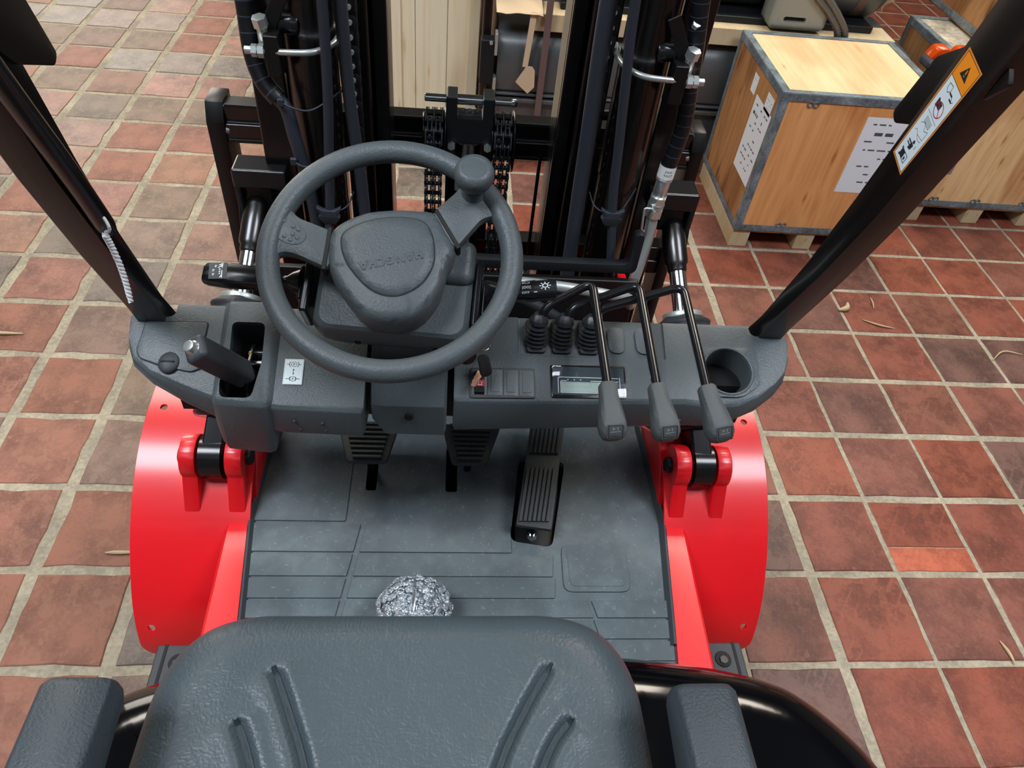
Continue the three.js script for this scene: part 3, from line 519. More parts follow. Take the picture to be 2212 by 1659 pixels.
// mudguards, side covers, tilt cylinders
const arcPts = (() => { const c = curve([[-1.13, 0.8105], [-1.07, 0.81], [-0.98, 0.797], [-0.90, 0.765], [-0.82, 0.709], [-0.76, 0.648], [-0.70, 0.562], [-0.667, 0.475], [-0.662, 0.425]].map(([z, y]) => V(0, y, z)), 60); return c; })();
for (const s of [-1, 1]) {
  const th = 0.007, n = arcPts.length;
  const secs = arcPts.map((p, i) => {
    const t = arcPts[Math.min(n - 1, i + 1)].clone().sub(arcPts[Math.max(0, i - 1)]).normalize(); const nn = V(0, t.z, -t.y).multiplyScalar(-1); if (nn.y < 0) nn.multiplyScalar(-1); if (p.y < 0.5 && nn.z < 0) nn.multiplyScalar(-1);
    const e = clamp((0.475 - p.y) / 0.05); const xo = 0.66 - (1 - Math.sqrt(1 - e * e)) * 0.045;
    const q = p.clone().addScaledVector(nn, -th); return [V(s * 0.428, p.y, p.z), V(s * (xo - 0.002), p.y, p.z), V(s * xo, (p.y + q.y) / 2, (p.z + q.z) / 2), V(s * (xo - 0.002), q.y, q.z), V(s * 0.428, q.y, q.z)];
  });
  let g = loft(secs, 0.5);
  g = cut(g, cyl(V(s * 0.628, 0.46, -0.75), V(s * 0.628, 0.57, -0.62), 0.0075, 0.0075, 18), cyl(V(s * 0.628, 0.7, -1.03), V(s * 0.628, 0.9, -1.03), 0.0075, 0.0075, 18));
  F('mudguard', g, M.red);
  const x = (v) => s * v;
  const mm = (a, b) => [Math.min(a, b), Math.max(a, b)];
  const strip = F('side_cover', loft([[-0.832, 0.434, 0.474, 0.012], [-0.82, 0.433, 0.475, 0], [-0.62, 0.411, 0.470, 0], [-0.44, 0.39, 0.466, 0]].map(([z, a, b, dn]) => [V(x(a), 0.704 - dn, z), V(x(b - 0.006), 0.704 - dn, z), V(x(b), 0.698 - dn, z), V(x(b), 0.45, z), V(x(a), 0.45, z)]), 0.4), M.red);
  put('weld_bead', sweep(curve([V(x(0.43), 0.70, -0.84), V(x(0.44), 0.706, -0.838), V(x(0.45), 0.703, -0.845), V(x(0.462), 0.697, -0.842)], 20), (t) => 0.006 + 0.002 * Math.sin(t * 40), 8), M.red, strip);
  F('frame_plate', at(extrude(shapeOf([[0.83, 0.6], [1.15, 0.55], [1.15, 0.66], [1.06, 0.735], [1.0, 0.79], [0.95, 0.79], [0.88, 0.72]], 0.015), 0.01, 0.001), basisM(V(x(0.43) - 0.005, 0, 0), V(0, 0, -1), V(0, 1, 0))), M.red);
  // lugs
  const pz = 0.91, py = 0.80, lr = 0.044; const lug = () => { const pts = []; for (let i = 0; i <= 30; i++) { const a = -0.25 + (Math.PI + 0.6) * i / 30; pts.push([pz + Math.cos(a) * lr, py + Math.sin(a) * lr]); } return shapeOf([...pts, [pz - 0.128, 0.63], [pz + 0.06, 0.63]]); };
  for (const [a, b] of [[0.437, 0.470], [0.525, 0.556]]) { const [l, r] = mm(x(a), x(b)); const L = F('cylinder_lug', at(extrude(lug(), r - l, 0.003), basisM(V(l, 0, 0), V(0, 0, -1), V(0, 1, 0))), M.red); }
  F('pivot_pin', [cyl(V(x(0.428), py, -pz), V(x(0.566), py, -pz), 0.017), cyl(V(x(0.424), py, -pz), V(x(0.428), py, -pz), 0.013, 0.017)], M.steelDark);
  F('web_plate', bx(...mm(x(0.468), x(0.53)), 0.6, 0.715, -0.90, -0.86, 0.004), M.red);
  const P0 = V(x(0.497), py, -pz), P1 = V(x(0.45), 1.105, -1.352); const d = P1.clone().sub(P0).normalize(); const q = (t) => P0.clone().addScaledVector(d, t);
  const eye = F('tilt_cylinder', [cyl(V(x(0.477), py, -pz), V(x(0.519), py, -pz), 0.046, 0.046, 32), at(bx(-0.021, 0.021, 0, 0.085, -0.04, 0.04, 0.006), dirM(P0, P1)), lathe(q(0.075), q(0.3), [[0, 0], [0.052, 0], [0.056, 0.006], [0.056, 0.022], [0.05, 0.026], [0.053, 0.034], [0.053, 0.046], [0.046, 0.05], [0.046, 0.22], [0, 0.22]], 32)], M.gloss);
  const sp = []; for (let i = 0; i <= 30; i++) { const t = i / 30; sp.push([0.046 + 0.024 * Math.sin(Math.PI * clamp(t * 1.05)) + 0.005 * Math.sin(t * 30), 0.19 + t * 0.135]); } sp.push([0.034, 0.328], [0.02, 0.332]);
  const bootGeo = lathe(V(0, 0, 0), V(0, 1, 0), sp, 48); { const p = bootGeo.attributes.position; for (let i = 0; i < p.count; i++) { const a = Math.atan2(p.getZ(i), p.getX(i)), y = p.getY(i); const k = 1 + 0.09 * Math.sin(a * 5 + y * 40) * Math.sin(Math.PI * clamp((y - 0.19) / 0.14)); p.setX(i, p.getX(i) * k); p.setZ(i, p.getZ(i) * k); } bootGeo.computeVertexNormals(); }
  put('dust_boot', at(bootGeo, dirM(P0, P1)), M.rubber, eye, { label: 'crumpled black dust boot' });
  put('boot_band', lathe(P0, P1, [[0.038, 0.318], [0.0425, 0.318], [0.0425, 0.331], [0.038, 0.331]], 32), M.zincMatt, eye);
  put('piston_rod', cyl(q(0.2), q(0.45), 0.0185, 0.0185, 32), M.chrome, eye);
  put('rod_end', lathe(P0, P1, [[0.019, 0.425], [0.021, 0.43], [0.021, 0.44], [0.0255, 0.447], [0.0265, 0.5], [0.024, 0.53], [0.02, 0.545], [0, 0.55]], 28), M.paint, eye);
}

// dashboard: everything on its sloping top is laid out in X, s (metres down the slope from the rear edge) and h (height above it)
const SL = 0.3656, CL = 0.9307;
const DP = (x, s, h = 0) => V(x, 1.17 - s * SL + h * CL, -0.935 + s * CL + h * SL);
const dashM = (x, s, h = 0) => basisM(DP(x, s, h), V(1, 0, 0), V(0, SL, -CL)); // local y runs up the slope
const sOf = (z) => (z + 0.935) / CL;
const dashPts = (pts) => pts.map(([x, z]) => [x, -sOf(z)]); // shape coordinates from X, Z on the slope
const onDash = (pts, r, d, bev, h0 = 0, seg = 6) => at(extrude(shapeOf(dashPts(pts), r), d, bev, seg), dashM(0, 0, h0));
{
  const prof = (x, zf, yb, up = 0) => {
    const yp = (z) => 1.17 - (z + 0.935) * SL / CL + up; const zb = -0.944;
    const r = 0.013; const ring = [[zb, 1.0], [zb, yp(zb) - 0.008], [zb + 0.0025, yp(zb + 0.0025) - 0.0022], [zb + 0.009, yp(zb + 0.009)]];
    for (let i = 0; i <= 6; i++) { const a = (90 - 21.4 - (i / 6) * 68.6) * Math.PI / 180; const zc = zf - r * 1.0, yc = yp(zf - r * 0.6) - r * 1.05; ring.push([zc + r * Math.cos(a), yc + r * Math.sin(a)]); }
    ring.push([zf + 0.004, yb + 0.008], [zf + 0.001, yb], [zf - 0.03, yb - 0.01]); return ring.map(([z, y]) => V(x, y, z));
  };
  let right = loft([[-0.031, -0.797, 1.048], [-0.027, -0.794, 1.042], [0.14, -0.797, 1.048], [0.36, -0.802, 1.058], [0.41, -0.797, 1.066], [0.455, -0.801, 1.078], [0.491, -0.813, 1.088], [0.525, -0.835, 1.1], [0.546, -0.856, 1.112], [0.556, -0.882, 1.122], [0.558, -0.9, 1.13]].map((a) => prof(...a)), 0.6);
  right = cut(right, at(bx(0.076, 0.333, -0.066, 0.03, -0.005, 0.02, 0.003), dashM(0, 0)), cyl(DP(0.441, sOf(-0.857), 0.02), DP(0.441, sOf(-0.857), -0.075), 0.042, 0.037, 40), bx(0.49, 0.57, 1.12, 1.25, -0.99, -0.922, 0.012));
  const dr = F('dashboard', right, M.plastic);
  let left = loft([[-0.176, -0.777, 1.05], [-0.18, -0.773, 1.045], [-0.31, -0.776, 1.046], [-0.36, -0.78, 1.05], [-0.411, -0.789, 1.062], [-0.463, -0.805, 1.08], [-0.515, -0.826, 1.1], [-0.545, -0.848, 1.113], [-0.557, -0.875, 1.125], [-0.56, -0.9, 1.135]].map((a) => prof(...a)), 0.6);
  const pocket = () => at(extrude(shapeOf([[-0.396, -0.028], [-0.343, -0.028], [-0.341, -0.098], [-0.351, -0.16], [-0.4, -0.16], [-0.403, -0.13], [-0.393, -0.09]], 0.011), 0.3), dashM(0, 0, -0.2));
  left = cut(left, pocket(), bx(-0.57, -0.49, 1.12, 1.25, -0.99, -0.918, 0.012));
  const dl = F('dashboard', left, M.plastic);
  let bh = loft([[-0.416, -0.79, 1.04, -0.004], [-0.41, -0.78, 1.01, 0.006], [-0.403, -0.776, 1.0, 0.011], [-0.335, -0.77, 0.998, 0.012], [-0.326, -0.772, 1.002, 0.008], [-0.316, -0.784, 1.03, -0.004]].map((a) => prof(...a)), 0.6);
  F('brake_housing', cut(bh, pocket()), M.plastic);
  F('pocket_bottom', at(bx(-0.41, -0.335, -0.175, -0.015, -0.1, -0.094, 0), dashM(0, 0)), M.black);
  // middle shroud below the column
  F('column_shroud', loft([[-0.166, 1.082, 0], [-0.164, 1.07, 0.004], [-0.143, 1.034, 0.006], [-0.046, 1.033, 0.006], [-0.042, 1.045, 0.002]].map(([x, yb, f]) => [V(x, yb, -0.793 + f), V(x, 1.1, -0.797 + f), V(x, 1.15, -0.83 + f), V(x, 1.2, -0.89 + f), V(x, 1.2, -0.95), V(x, yb, -0.95)]), 0.5), M.plastic);
  F('screw', cyl(V(-0.104, 1.079, -0.795), V(-0.104, 1.079, -0.7845), 0.007, 0.007, 16), M.black);
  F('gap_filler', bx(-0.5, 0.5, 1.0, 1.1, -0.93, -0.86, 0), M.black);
  for (const [x, y] of [[-0.287, 1.078], [-0.243, 1.074], [-0.279, 1.058], [-0.238, 1.056], [0.36, 1.075]]) F('rivet', at(new THREE.SphereGeometry(0.0032, 10, 8), new THREE.Matrix4().makeTranslation(x, y, x > 0 ? -0.798 : -0.7725)), M.plasticDark);

  // storage lid on the left
  const lid = [[-0.534, -0.908], [-0.437, -0.91], [-0.439, -0.877], [-0.43, -0.838], [-0.452, -0.828], [-0.497, -0.836], [-0.533, -0.848], [-0.54, -0.86]];
  const grow = (pts, d) => { const cx = pts.reduce((a, p) => a + p[0], 0) / pts.length, cz = pts.reduce((a, p) => a + p[1], 0) / pts.length; return pts.map(([x, z]) => [x + Math.sign(x - cx) * d, z + Math.sign(z - cz) * d]); };
  put('lid_gap', onDash(grow(lid, 0.0012), 0.006, 0.004, 0, -0.003), M.black, dl); 
  put('storage_lid', onDash(lid, 0.005, 0.0028, 0.0006, -0.0008), M.plastic, dl);
  put('lid_latch', [at(new THREE.SphereGeometry(0.0165, 24, 14, 0, Math.PI * 2, 0, Math.PI / 2), dashM(-0.487, sOf(-0.841), 0.001).multiply(new THREE.Matrix4().makeRotationX(Math.PI / 2)).multiply(new THREE.Matrix4().makeScale(1, 0.5, 1.15)))], M.plasticDark, dl);
  put('latch_slot', at(bx(-0.011, 0.011, -0.002, 0.001, 0.0058, 0.0085, 0.001), dashM(-0.487, sOf(-0.841), 0.0016)), M.black, dl);

  // parking brake lever in its pocket
  const A = V(-0.358, 1.098, -0.842), B = V(-0.417, 1.224, -0.786);
  const up = B.clone().sub(A).normalize(); const side = V(0, 0.4, 0.92); side.sub(up.clone().multiplyScalar(side.dot(up))).normalize();
  const HM = new THREE.Matrix4().makeBasis(up.clone().cross(side), up, side).setPosition(B); const L = A.distanceTo(B);
  const br = F('parking_brake_lever', at(bx(-0.018, 0.018, -0.125, 0, -0.0205, 0.0205, 0.009, 4), HM), M.plasticDark);
  put('release_button', [at(lathe(V(0, -0.002, 0.001), V(0, 0.03, 0.001), [[0.0115, 0], [0.0115, 0.0035], [0.009, 0.0038], [0.009, 0.0115], [0.0075, 0.013], [0, 0.013]], 20), HM)], M.zinc, br);
  put('lever_neck', at(bx(-0.012, 0.012, -0.2, -0.1, -0.012, 0.012, 0.004), HM), M.steelDark, br);
  F('brake_bracket', [bx(-0.368, -0.362, 1.04, 1.135, -0.89, -0.81, 0.002), bx(-0.35, -0.345, 1.03, 1.115, -0.88, -0.80, 0.002)], M.gloss);
  F('bracket_bolt', [cyl(V(-0.3625, 1.115, -0.862), V(-0.359, 1.115, -0.862), 0.004), cyl(V(-0.3625, 1.105, -0.835), V(-0.358, 1.105, -0.835), 0.004), cyl(V(-0.35, 1.095, -0.825), V(-0.342, 1.095, -0.825), 0.005)], M.chrome);
  F('bracket_bar', [bx(-0.372, -0.343, 1.118, 1.124, -0.885, -0.881, 0.001), bx(-0.378, -0.343, 1.112, 1.118, -0.868, -0.862, 0.001), bx(-0.388, -0.343, 1.07, 1.078, -0.806, -0.795, 0.002)], M.zinc);
  F('grease_nipple', [cyl(V(-0.366, 1.12, -0.872), V(-0.366, 1.132, -0.87), 0.0035), at(new THREE.SphereGeometry(0.0032, 10, 8), new THREE.Matrix4().makeTranslation(-0.366, 1.134, -0.87))], M.brass);

  // parking brake decal
  const decal = canvasTex(256, 400, (g, W, H) => {
    g.fillStyle = '#dcebee'; g.fillRect(0, 0, W, H); g.strokeStyle = '#9fb0b4'; g.lineWidth = 4; g.strokeRect(10, 10, W - 20, H - 20); g.strokeStyle = '#23343c'; g.fillStyle = '#23343c';
    const P = (y, apart) => { g.lineWidth = 7; g.beginPath(); g.arc(128, y, 38, 0, 7); g.stroke(); g.font = 'bold 52px sans-serif'; g.textAlign = 'center'; g.textBaseline = 'middle'; g.fillText('P', 128, y + 2); g.lineWidth = 9; for (const k of [-1, 1]) { g.beginPath(); const c = apart ? 62 : 44; g.arc(128, y, c, k > 0 ? -0.75 : Math.PI - 0.75, k > 0 ? 0.75 : Math.PI + 0.75); g.stroke(); g.beginPath(); g.moveTo(128 + k * c, y); g.lineTo(128 + k * 96, y); g.stroke(); } };
    P(84, true); P(312, false); g.lineWidth = 8; g.beginPath(); g.moveTo(128, 165); g.lineTo(128, 235); g.stroke();
    for (const [y, k] of [[150, 1], [250, -1]]) { g.beginPath(); g.moveTo(128, y); g.lineTo(114, y + 28 * k); g.lineTo(142, y + 28 * k); g.fill(); }
  });
  put('brake_decal', at(new THREE.BoxGeometry(0.0305, 0.0445, 0.0008), dashM(-0.2915, sOf(-0.833), 0.0006)), std({ color: 0xffffff, roughness: 0.45, map: decal }), dl, { uv: false, label: 'white parking brake decal with two P symbols' });

  // switch bank
  const sw = F('switch_panel', onDash([[-0.005, -0.849], [0.103, -0.851], [0.104, -0.801], [-0.005, -0.799]], 0.004, 0.005, 0.001, -0.003), M.plasticDark, { label: 'row of four switch bays' });
  for (let i = 0; i < 4; i++) {
    const x0 = -0.0015 + i * 0.0262, x1 = x0 + 0.0243;
    put('switch_bay', onDash([[x0, -0.8465], [x1, -0.8465], [x1, -0.8035], [x0, -0.8035]], 0.001, 0.004, 0.0006, -0.0012), M.plastic, sw);
    if (i) put('switch_blank', onDash([[x0 + 0.005, -0.843], [x1 - 0.005, -0.843], [x1 - 0.005, -0.809], [x0 + 0.005, -0.809]], 0.001, 0.0032, 0.001, 0.0008), M.plastic, sw);
  }
  put('rocker_switch', [at(bx(-0.0085, 0.0085, -0.012, 0.004, -0.004, 0.006, 0.0015), dashM(0.0105, sOf(-0.815)).multiply(new THREE.Matrix4().makeRotationX(-0.35))), at(bx(-0.0085, 0.0085, 0, 0.022, -0.004, 0.0045, 0.0015), dashM(0.0105, sOf(-0.822)).multiply(new THREE.Matrix4().makeRotationX(0.16)))], M.black, sw);
  const beacon = canvasTex(128, 96, (g, W, H) => { g.fillStyle = '#b3122b'; g.fillRect(0, 0, W, H); g.strokeStyle = g.fillStyle = '#f6dfe0'; g.lineWidth = 8; g.beginPath(); g.moveTo(44, 76); g.lineTo(44, 48); g.arc(64, 46, 20, Math.PI, 0); g.lineTo(84, 76); g.stroke(); g.fillRect(30, 76, 68, 8); for (const k of [-1, 1]) for (const [a, b] of [[26, 20], [30, 44]]) { g.lineWidth = 6; g.beginPath(); g.moveTo(64 + k * 30, b + 8); g.lineTo(64 + k * 46, b); g.stroke(); } });
  put('switch_icon', at(new THREE.BoxGeometry(0.015, 0.0115, 0.0008), dashM(0.0115, sOf(-0.8225), 0.0062).multiply(new THREE.Matrix4().makeRotationX(0.16))), std({ color: 0xffffff, roughness: 0.4, map: beacon }), sw, { uv: false, label: 'red warning beacon symbol' });

  // display
  const lcdT = canvasTex(512, 208, (g, W, H) => {
    g.fillStyle = '#38444b'; g.fillRect(0, 0, W, H); g.fillStyle = '#9fb2ab'; g.fillRect(60, 112, 400, 76); g.strokeStyle = '#eef6f8'; g.lineWidth = 4;
    g.beginPath(); g.moveTo(38, 196); g.lineTo(38, 86); g.lineTo(46, 78); g.lineTo(470, 78); g.stroke(); g.beginPath(); g.moveTo(100, 104); g.lineTo(62, 104); g.lineTo(56, 112); g.lineTo(56, 192); g.lineTo(480, 192); g.lineTo(480, 70); g.stroke(); g.beginPath(); g.moveTo(270, 104); g.lineTo(470, 104); g.stroke();
    g.strokeStyle = '#8aa09a'; g.lineWidth = 3; g.strokeRect(90, 118, 180, 30); g.fillStyle = '#c8d4d8'; for (const x of [104, 150, 195]) g.fillRect(x, 92, 8, 8);
  });
  const lc = F('display', onDash([[0.130, -0.858], [0.259, -0.860], [0.259, -0.805], [0.131, -0.803]], 0.004, 0.005, 0.0012, -0.003), M.gloss, { label: 'rectangular instrument display under a clear cover' });
  put('display_screen', at(new THREE.BoxGeometry(0.122, 0.0505, 0.0008), dashM(0.1945, sOf(-0.8315), 0.0024)), std({ color: 0xffffff, roughness: 0.25, map: lcdT }), lc, { uv: false });
  put('display_cover', onDash([[0.1325, -0.8565], [0.2575, -0.858], [0.2575, -0.8065], [0.1335, -0.805]], 0.004, 0.0022, 0.0006, 0.003), phys({ color: 0xffffff, roughness: 0.04, transmission: 1, thickness: 0, ior: 1.5 }), lc);

  // blank covers and lever boots in the shallow recess
  for (const x of [0.2475, 0.2965]) put('blank_cover', onDash([[x - 0.016, -0.929], [x + 0.015, -0.929], [x + 0.015, -0.883], [x - 0.013, -0.883]], 0.014, 0.0045, 0.001, -0.005), M.plastic, dr);
  const levers = [[0.107, 0.198, 0.197, 0.203], [0.151, 0.278, 0.273, 0.285], [0.198, 0.355, 0.351, 0.369]];
  levers.forEach(([xb, xe, xk, xn], i) => {
    const lv = sub('control_lever', FL, 'bent black hydraulic control lever with grey knob');
    put('boot_plate', onDash([[xb - 0.0165, -0.938], [xb + 0.0165, -0.938], [xb + 0.0165, -0.879], [xb - 0.0165, -0.879]], 0.007, 0.008, 0.002, -0.006), M.rubber, lv);
    const b0 = V(xb, 1.147, -0.899), b1 = V(xb + 0.002, 1.21, -0.916); const pr = [[0.02, 0]]; for (let k = 0; k < 5; k++) { pr.push([0.0165 - k * 0.0006, 0.0022 + k * 0.0074], [0.0205 - k * 0.0008, 0.0042 + k * 0.0074], [0.0205 - k * 0.0008, 0.0052 + k * 0.0074], [0.0125 - k * 0.0004, 0.0083 + k * 0.0074]); } pr.push([0.0165, 0.043], [0.016, 0.05], [0.0105, 0.057], [0.0085, 0.06], [0, 0.06]);
    put('bellows', toCreasedNormals(lathe(b0, b1, pr, 26), 0.6), M.bellows, lv);
    const rod = fillet([V(xb, 1.18, -0.905), V(xb + 0.006, 1.214, -0.918), V(xe - 0.012, 1.247, -0.95), V(xe, 1.242, -0.942), V(xk, 1.22, -0.73)], 0.02);
    const pts2 = fillet([V(xb + 0.001, 1.19, -0.908), V(xb + 0.012, 1.215, -0.921), V(xe - 0.002, 1.246, -0.952), V(xk, 1.221, -0.725)], 0.022, 8);
    put('rod', polyTube(pts2, 0.0074, 14), M.gloss, lv);
    const k0 = V(xk, 1.222, -0.742), k1 = V(xn, 1.186, -0.664); const kd = k1.clone().sub(k0).normalize(); const ky = V(0, 0.9, 0.42); ky.sub(kd.clone().multiplyScalar(ky.dot(kd))).normalize(); const kx = ky.clone().cross(kd).normalize();
    const ring = (t, w, h) => { const o = []; for (let j = 0; j < 20; j++) { const a = j / 20 * Math.PI * 2; const c = Math.cos(a), sN = Math.sin(a); const p = 0.55; o.push(k0.clone().addScaledVector(kd, t).addScaledVector(kx, Math.sign(c) * Math.abs(c) ** p * w).addScaledVector(ky, Math.sign(sN) * Math.abs(sN) ** p * h)); } return o; };
    put('knob', loft([ring(0, 0.0105, 0.010), ring(0.004, 0.0132, 0.013), ring(0.028, 0.0145, 0.0145), ring(0.05, 0.0185, 0.0185), ring(0.066, 0.0205, 0.02), ring(0.078, 0.0195, 0.018), ring(0.086, 0.0155, 0.0135), ring(0.089, 0.009, 0.008)], 0.9), std({ color: C(0x4b5051), roughness: 0.62, bumpMap: grain8, bumpScale: 0.0004 }), lv);
    const fm = basisM(k0.clone().addScaledVector(kd, 0.0795).addScaledVector(ky, 0.0152), kx.clone(), ky.clone().multiplyScalar(0.62).addScaledVector(kd, -0.78).normalize());
    const sym = canvasTex(128, 128, (g, W, H) => { g.fillStyle = '#484d4e'; g.fillRect(0, 0, W, H); g.strokeStyle = '#15181a'; g.lineWidth = 6; g.strokeRect(10, 10, 108, 108); g.strokeStyle = '#8d9598'; g.lineWidth = 5; g.beginPath(); g.moveTo(26, 66); g.lineTo(104, 62); g.moveTo(46, 24 + i * 4); g.lineTo(46, 50); g.moveTo(80, 24); g.lineTo(80, 50); g.moveTo(46, 40); g.lineTo(64, 40); g.moveTo(50 + i * 4, 80); g.lineTo(50, 104); g.moveTo(84, 78); g.lineTo(84 - i * 6, 104); g.moveTo(64, 86); g.lineTo(84, 86); g.stroke(); });
    put('knob_symbol', at(extrude(shapeOf(rectPts(-0.0125, 0.0125, -0.0115, 0.0115), 0.003), 0.002, 0.0004), fm), std({ color: 0xffffff, roughness: 0.6, map: rep(sym, 40) }), lv, { uv: false });
    const kmesh = lv.children[lv.children.length - 1]; const uvA = kmesh.geometry.attributes.uv; kmesh.material.map.repeat.set(1 / 0.025, 1 / 0.023); kmesh.material.map.offset.set(0.5, 0.5);
  });
  // cup holder insert
  const ch = shapeOf(dashPts([[0.388, -0.897], [0.497, -0.9], [0.497, -0.835], [0.462, -0.812], [0.41, -0.812], [0.392, -0.83]]), 0.014); const hole = new THREE.Path(); hole.absarc(0.441, -sOf(-0.857), 0.0425, 0, Math.PI * 2, true); ch.holes.push(hole);
  put('cup_holder', [at(extrude(ch, 0.006, 0.0012, 20), dashM(0, 0, -0.003)), at(new THREE.TorusGeometry(0.0435, 0.0026, 8, 40), dashM(0.441, sOf(-0.857), 0.0025))], M.plastic, dr);
  put('cup_mat', at(cyl(V(0, 0, 0), V(0, 0.004, 0), 0.026, 0.026, 32), dashM(0.441, sOf(-0.857), -0.0745).multiply(new THREE.Matrix4().makeRotationX(Math.PI / 2))), M.plastic, dr);
}

// steering column, wheel, stalks: laid out in the wheel plane (u right, v up and forward, h along the axis to the driver)
const WA = 63.74 * Math.PI / 180, WB = -2.01 * Math.PI / 180;
const wn = V(Math.sin(WB), Math.cos(WB) * Math.sin(WA), Math.cos(WB) * Math.cos(WA)); const wu = Y1.clone().cross(wn).normalize(); const wv = wn.clone().cross(wu);
const WM = new THREE.Matrix4().makeBasis(wu, wv, wn).setPosition(V(-0.1286, 1.3576, -0.8502));
const WP = (u, v, h) => V(u, v, h).applyMatrix4(WM);
{
  const wheel = sub('steering_wheel', FL, 'round grey steering wheel with spinner knob');
  put('rim', at(new THREE.TorusGeometry(0.1735, 0.0165, 20, 96), WM), M.plastic, wheel);
  const smooth = (pts, n) => new THREE.CatmullRomCurve3(pts.map(([a, b]) => V(a, b, 0)), true, 'centripetal').getPoints(n).slice(0, n);
  const hubO = smooth([[-0.088, 0.03], [-0.051, 0.06], [-0.013, 0.071], [0.028, 0.075], [0.055, 0.073], [0.075, 0.045], [0.091, 0.016], [0.083, -0.012], [0.076, -0.05], [0.05, -0.09], [0.009, -0.104], [-0.025, -0.1], [-0.06, -0.068], [-0.082, -0.035], [-0.09, -0.005]], 72);
  const padO = smooth([[-0.069, 0.019], [-0.04, 0.042], [0.006, 0.054], [0.04, 0.051], [0.054, 0.035], [0.062, 0.005], [0.062, -0.016], [0.049, -0.046], [0.019, -0.067], [-0.013, -0.065], [-0.048, -0.037], [-0.066, -0.008]], 72);
  const ringAt = (o, k, h, cx = 0, cy = -0.012) => o.map((p) => WP(cx + (p.x - cx) * k, cy + (p.y - cy) * k, h));
  put('hub', loft([ringAt(hubO, 0.88, -0.055), ringAt(hubO, 0.93, -0.052), ringAt(hubO, 0.965, -0.034), ringAt(hubO, 1.0, -0.012), ringAt(hubO, 1.0, -0.002), ringAt(hubO, 0.97, 0.007), ringAt(hubO, 0.92, 0.0125), ringAt(hubO, 0.84, 0.0155), ringAt(hubO, 0.5, 0.0165)], 0.9), M.plastic, wheel);
  put('horn_gap', loft([ringAt(padO, 1.016, 0.012, 0, -0.008), ringAt(padO, 1.016, 0.0166, 0, -0.008)]), M.black, wheel);
  put('horn_pad', loft([ringAt(padO, 0.995, 0.01, 0, -0.008), ringAt(padO, 0.995, 0.0172, 0, -0.008), ringAt(padO, 0.975, 0.0186, 0, -0.008), ringAt(padO, 0.7, 0.0202, 0, -0.008), ringAt(padO, 0.3, 0.0206, 0, -0.008)], 0.9), M.plastic, wheel);
  const font = await new FontLoader().loadAsync('fonts/droid/droid_sans_bold.typeface.json');
  const tg = new TextGeometry('HANGCHA', { font, size: 0.0125, depth: 0.0012, curveSegments: 4, bevelEnabled: true, bevelSize: 0.0003, bevelThickness: 0.0004, bevelSegments: 1 }); tg.computeBoundingBox(); const bb = tg.boundingBox; tg.translate(-(bb.min.x + bb.max.x) / 2, -(bb.min.y + bb.max.y) / 2, 0); tg.scale(0.09 / (bb.max.x - bb.min.x), 1, 1);
  put('lettering', at(at(tg, new THREE.Matrix4().makeTranslation(0.003, -0.016, 0.0198).multiply(new THREE.Matrix4().makeRotationZ(Math.PI + 0.318))), WM), M.plastic, wheel, { label: 'embossed maker lettering, upside down' });
  const spoke = (pts) => at(extrude(shapeOf(pts, 0.012), 0.02, 0.006, 5), WM.clone().multiply(new THREE.Matrix4().makeTranslation(0, 0, -0.012)));
  put('spoke', spoke([[-0.083, 0.028], [-0.143, 0.047], [-0.158, 0.072], [-0.178, 0.03], [-0.172, -0.034], [-0.154, -0.012], [-0.133, -0.014], [-0.083, -0.033]]), M.plastic, wheel);
  put('spoke', spoke([[0.05, 0.074], [0.084, 0.114], [0.098, 0.146], [0.125, 0.128], [0.152, 0.078], [0.126, 0.072], [0.09, 0.016]]), M.plastic, wheel);
  put('spoke_gap', at(bx(-0.0935, -0.0875, -0.034, 0.032, -0.014, 0.0092, 0.001), WM), M.black, wheel); put('spoke_gap', at(at(bx(-0.003, 0.003, -0.034, 0.036, -0.014, 0.0092, 0.001), new THREE.Matrix4().makeTranslation(0.0765, 0.047, 0).multiply(new THREE.Matrix4().makeRotationZ(0.59))), WM), M.black, wheel);
  const oval = []; for (let i = 0; i < 24; i++) { const a = i / 24 * Math.PI * 2; oval.push([-0.149 + 0.026 * Math.cos(a) - 0.006 * Math.sin(a), 0.022 + 0.022 * Math.sin(a) - 0.004 * Math.cos(a)]); }
  put('grip_relief', [at(extrude(shapeOf(oval), 0.0016, 0.0005), WM.clone().multiply(new THREE.Matrix4().makeTranslation(0, 0, 0.0075))), ...[[-0.164, 0.03], [-0.157, 0.036], [-0.163, 0.016], [-0.142, 0.028], [-0.134, 0.024], [-0.141, 0.016], [-0.134, 0.011], [-0.143, 0.007], [-0.152, 0.012]].map(([u, v]) => at(new THREE.SphereGeometry(0.0036, 12, 8), WM.clone().multiply(new THREE.Matrix4().makeTranslation(u, v, 0.0088)).multiply(new THREE.Matrix4().makeScale(1, 1, 0.5))))], M.plastic, wheel);
  const kb = WP(0.109, 0.112, 0), kt = WP(0.1075, 0.123, 0.1);
  put('spinner_knob', lathe(kb, kt, [[0.019, 0], [0.019, 0.008], [0.0135, 0.012], [0.0125, 0.022], [0.02, 0.029], [0.0262, 0.036], [0.0288, 0.044], [0.029, 0.052], [0.0265, 0.059], [0.0205, 0.0622], [0.0175, 0.0628], [0.0172, 0.062], [0.0166, 0.062], [0.0163, 0.0628], [0, 0.0634]], 44), M.plastic, wheel);
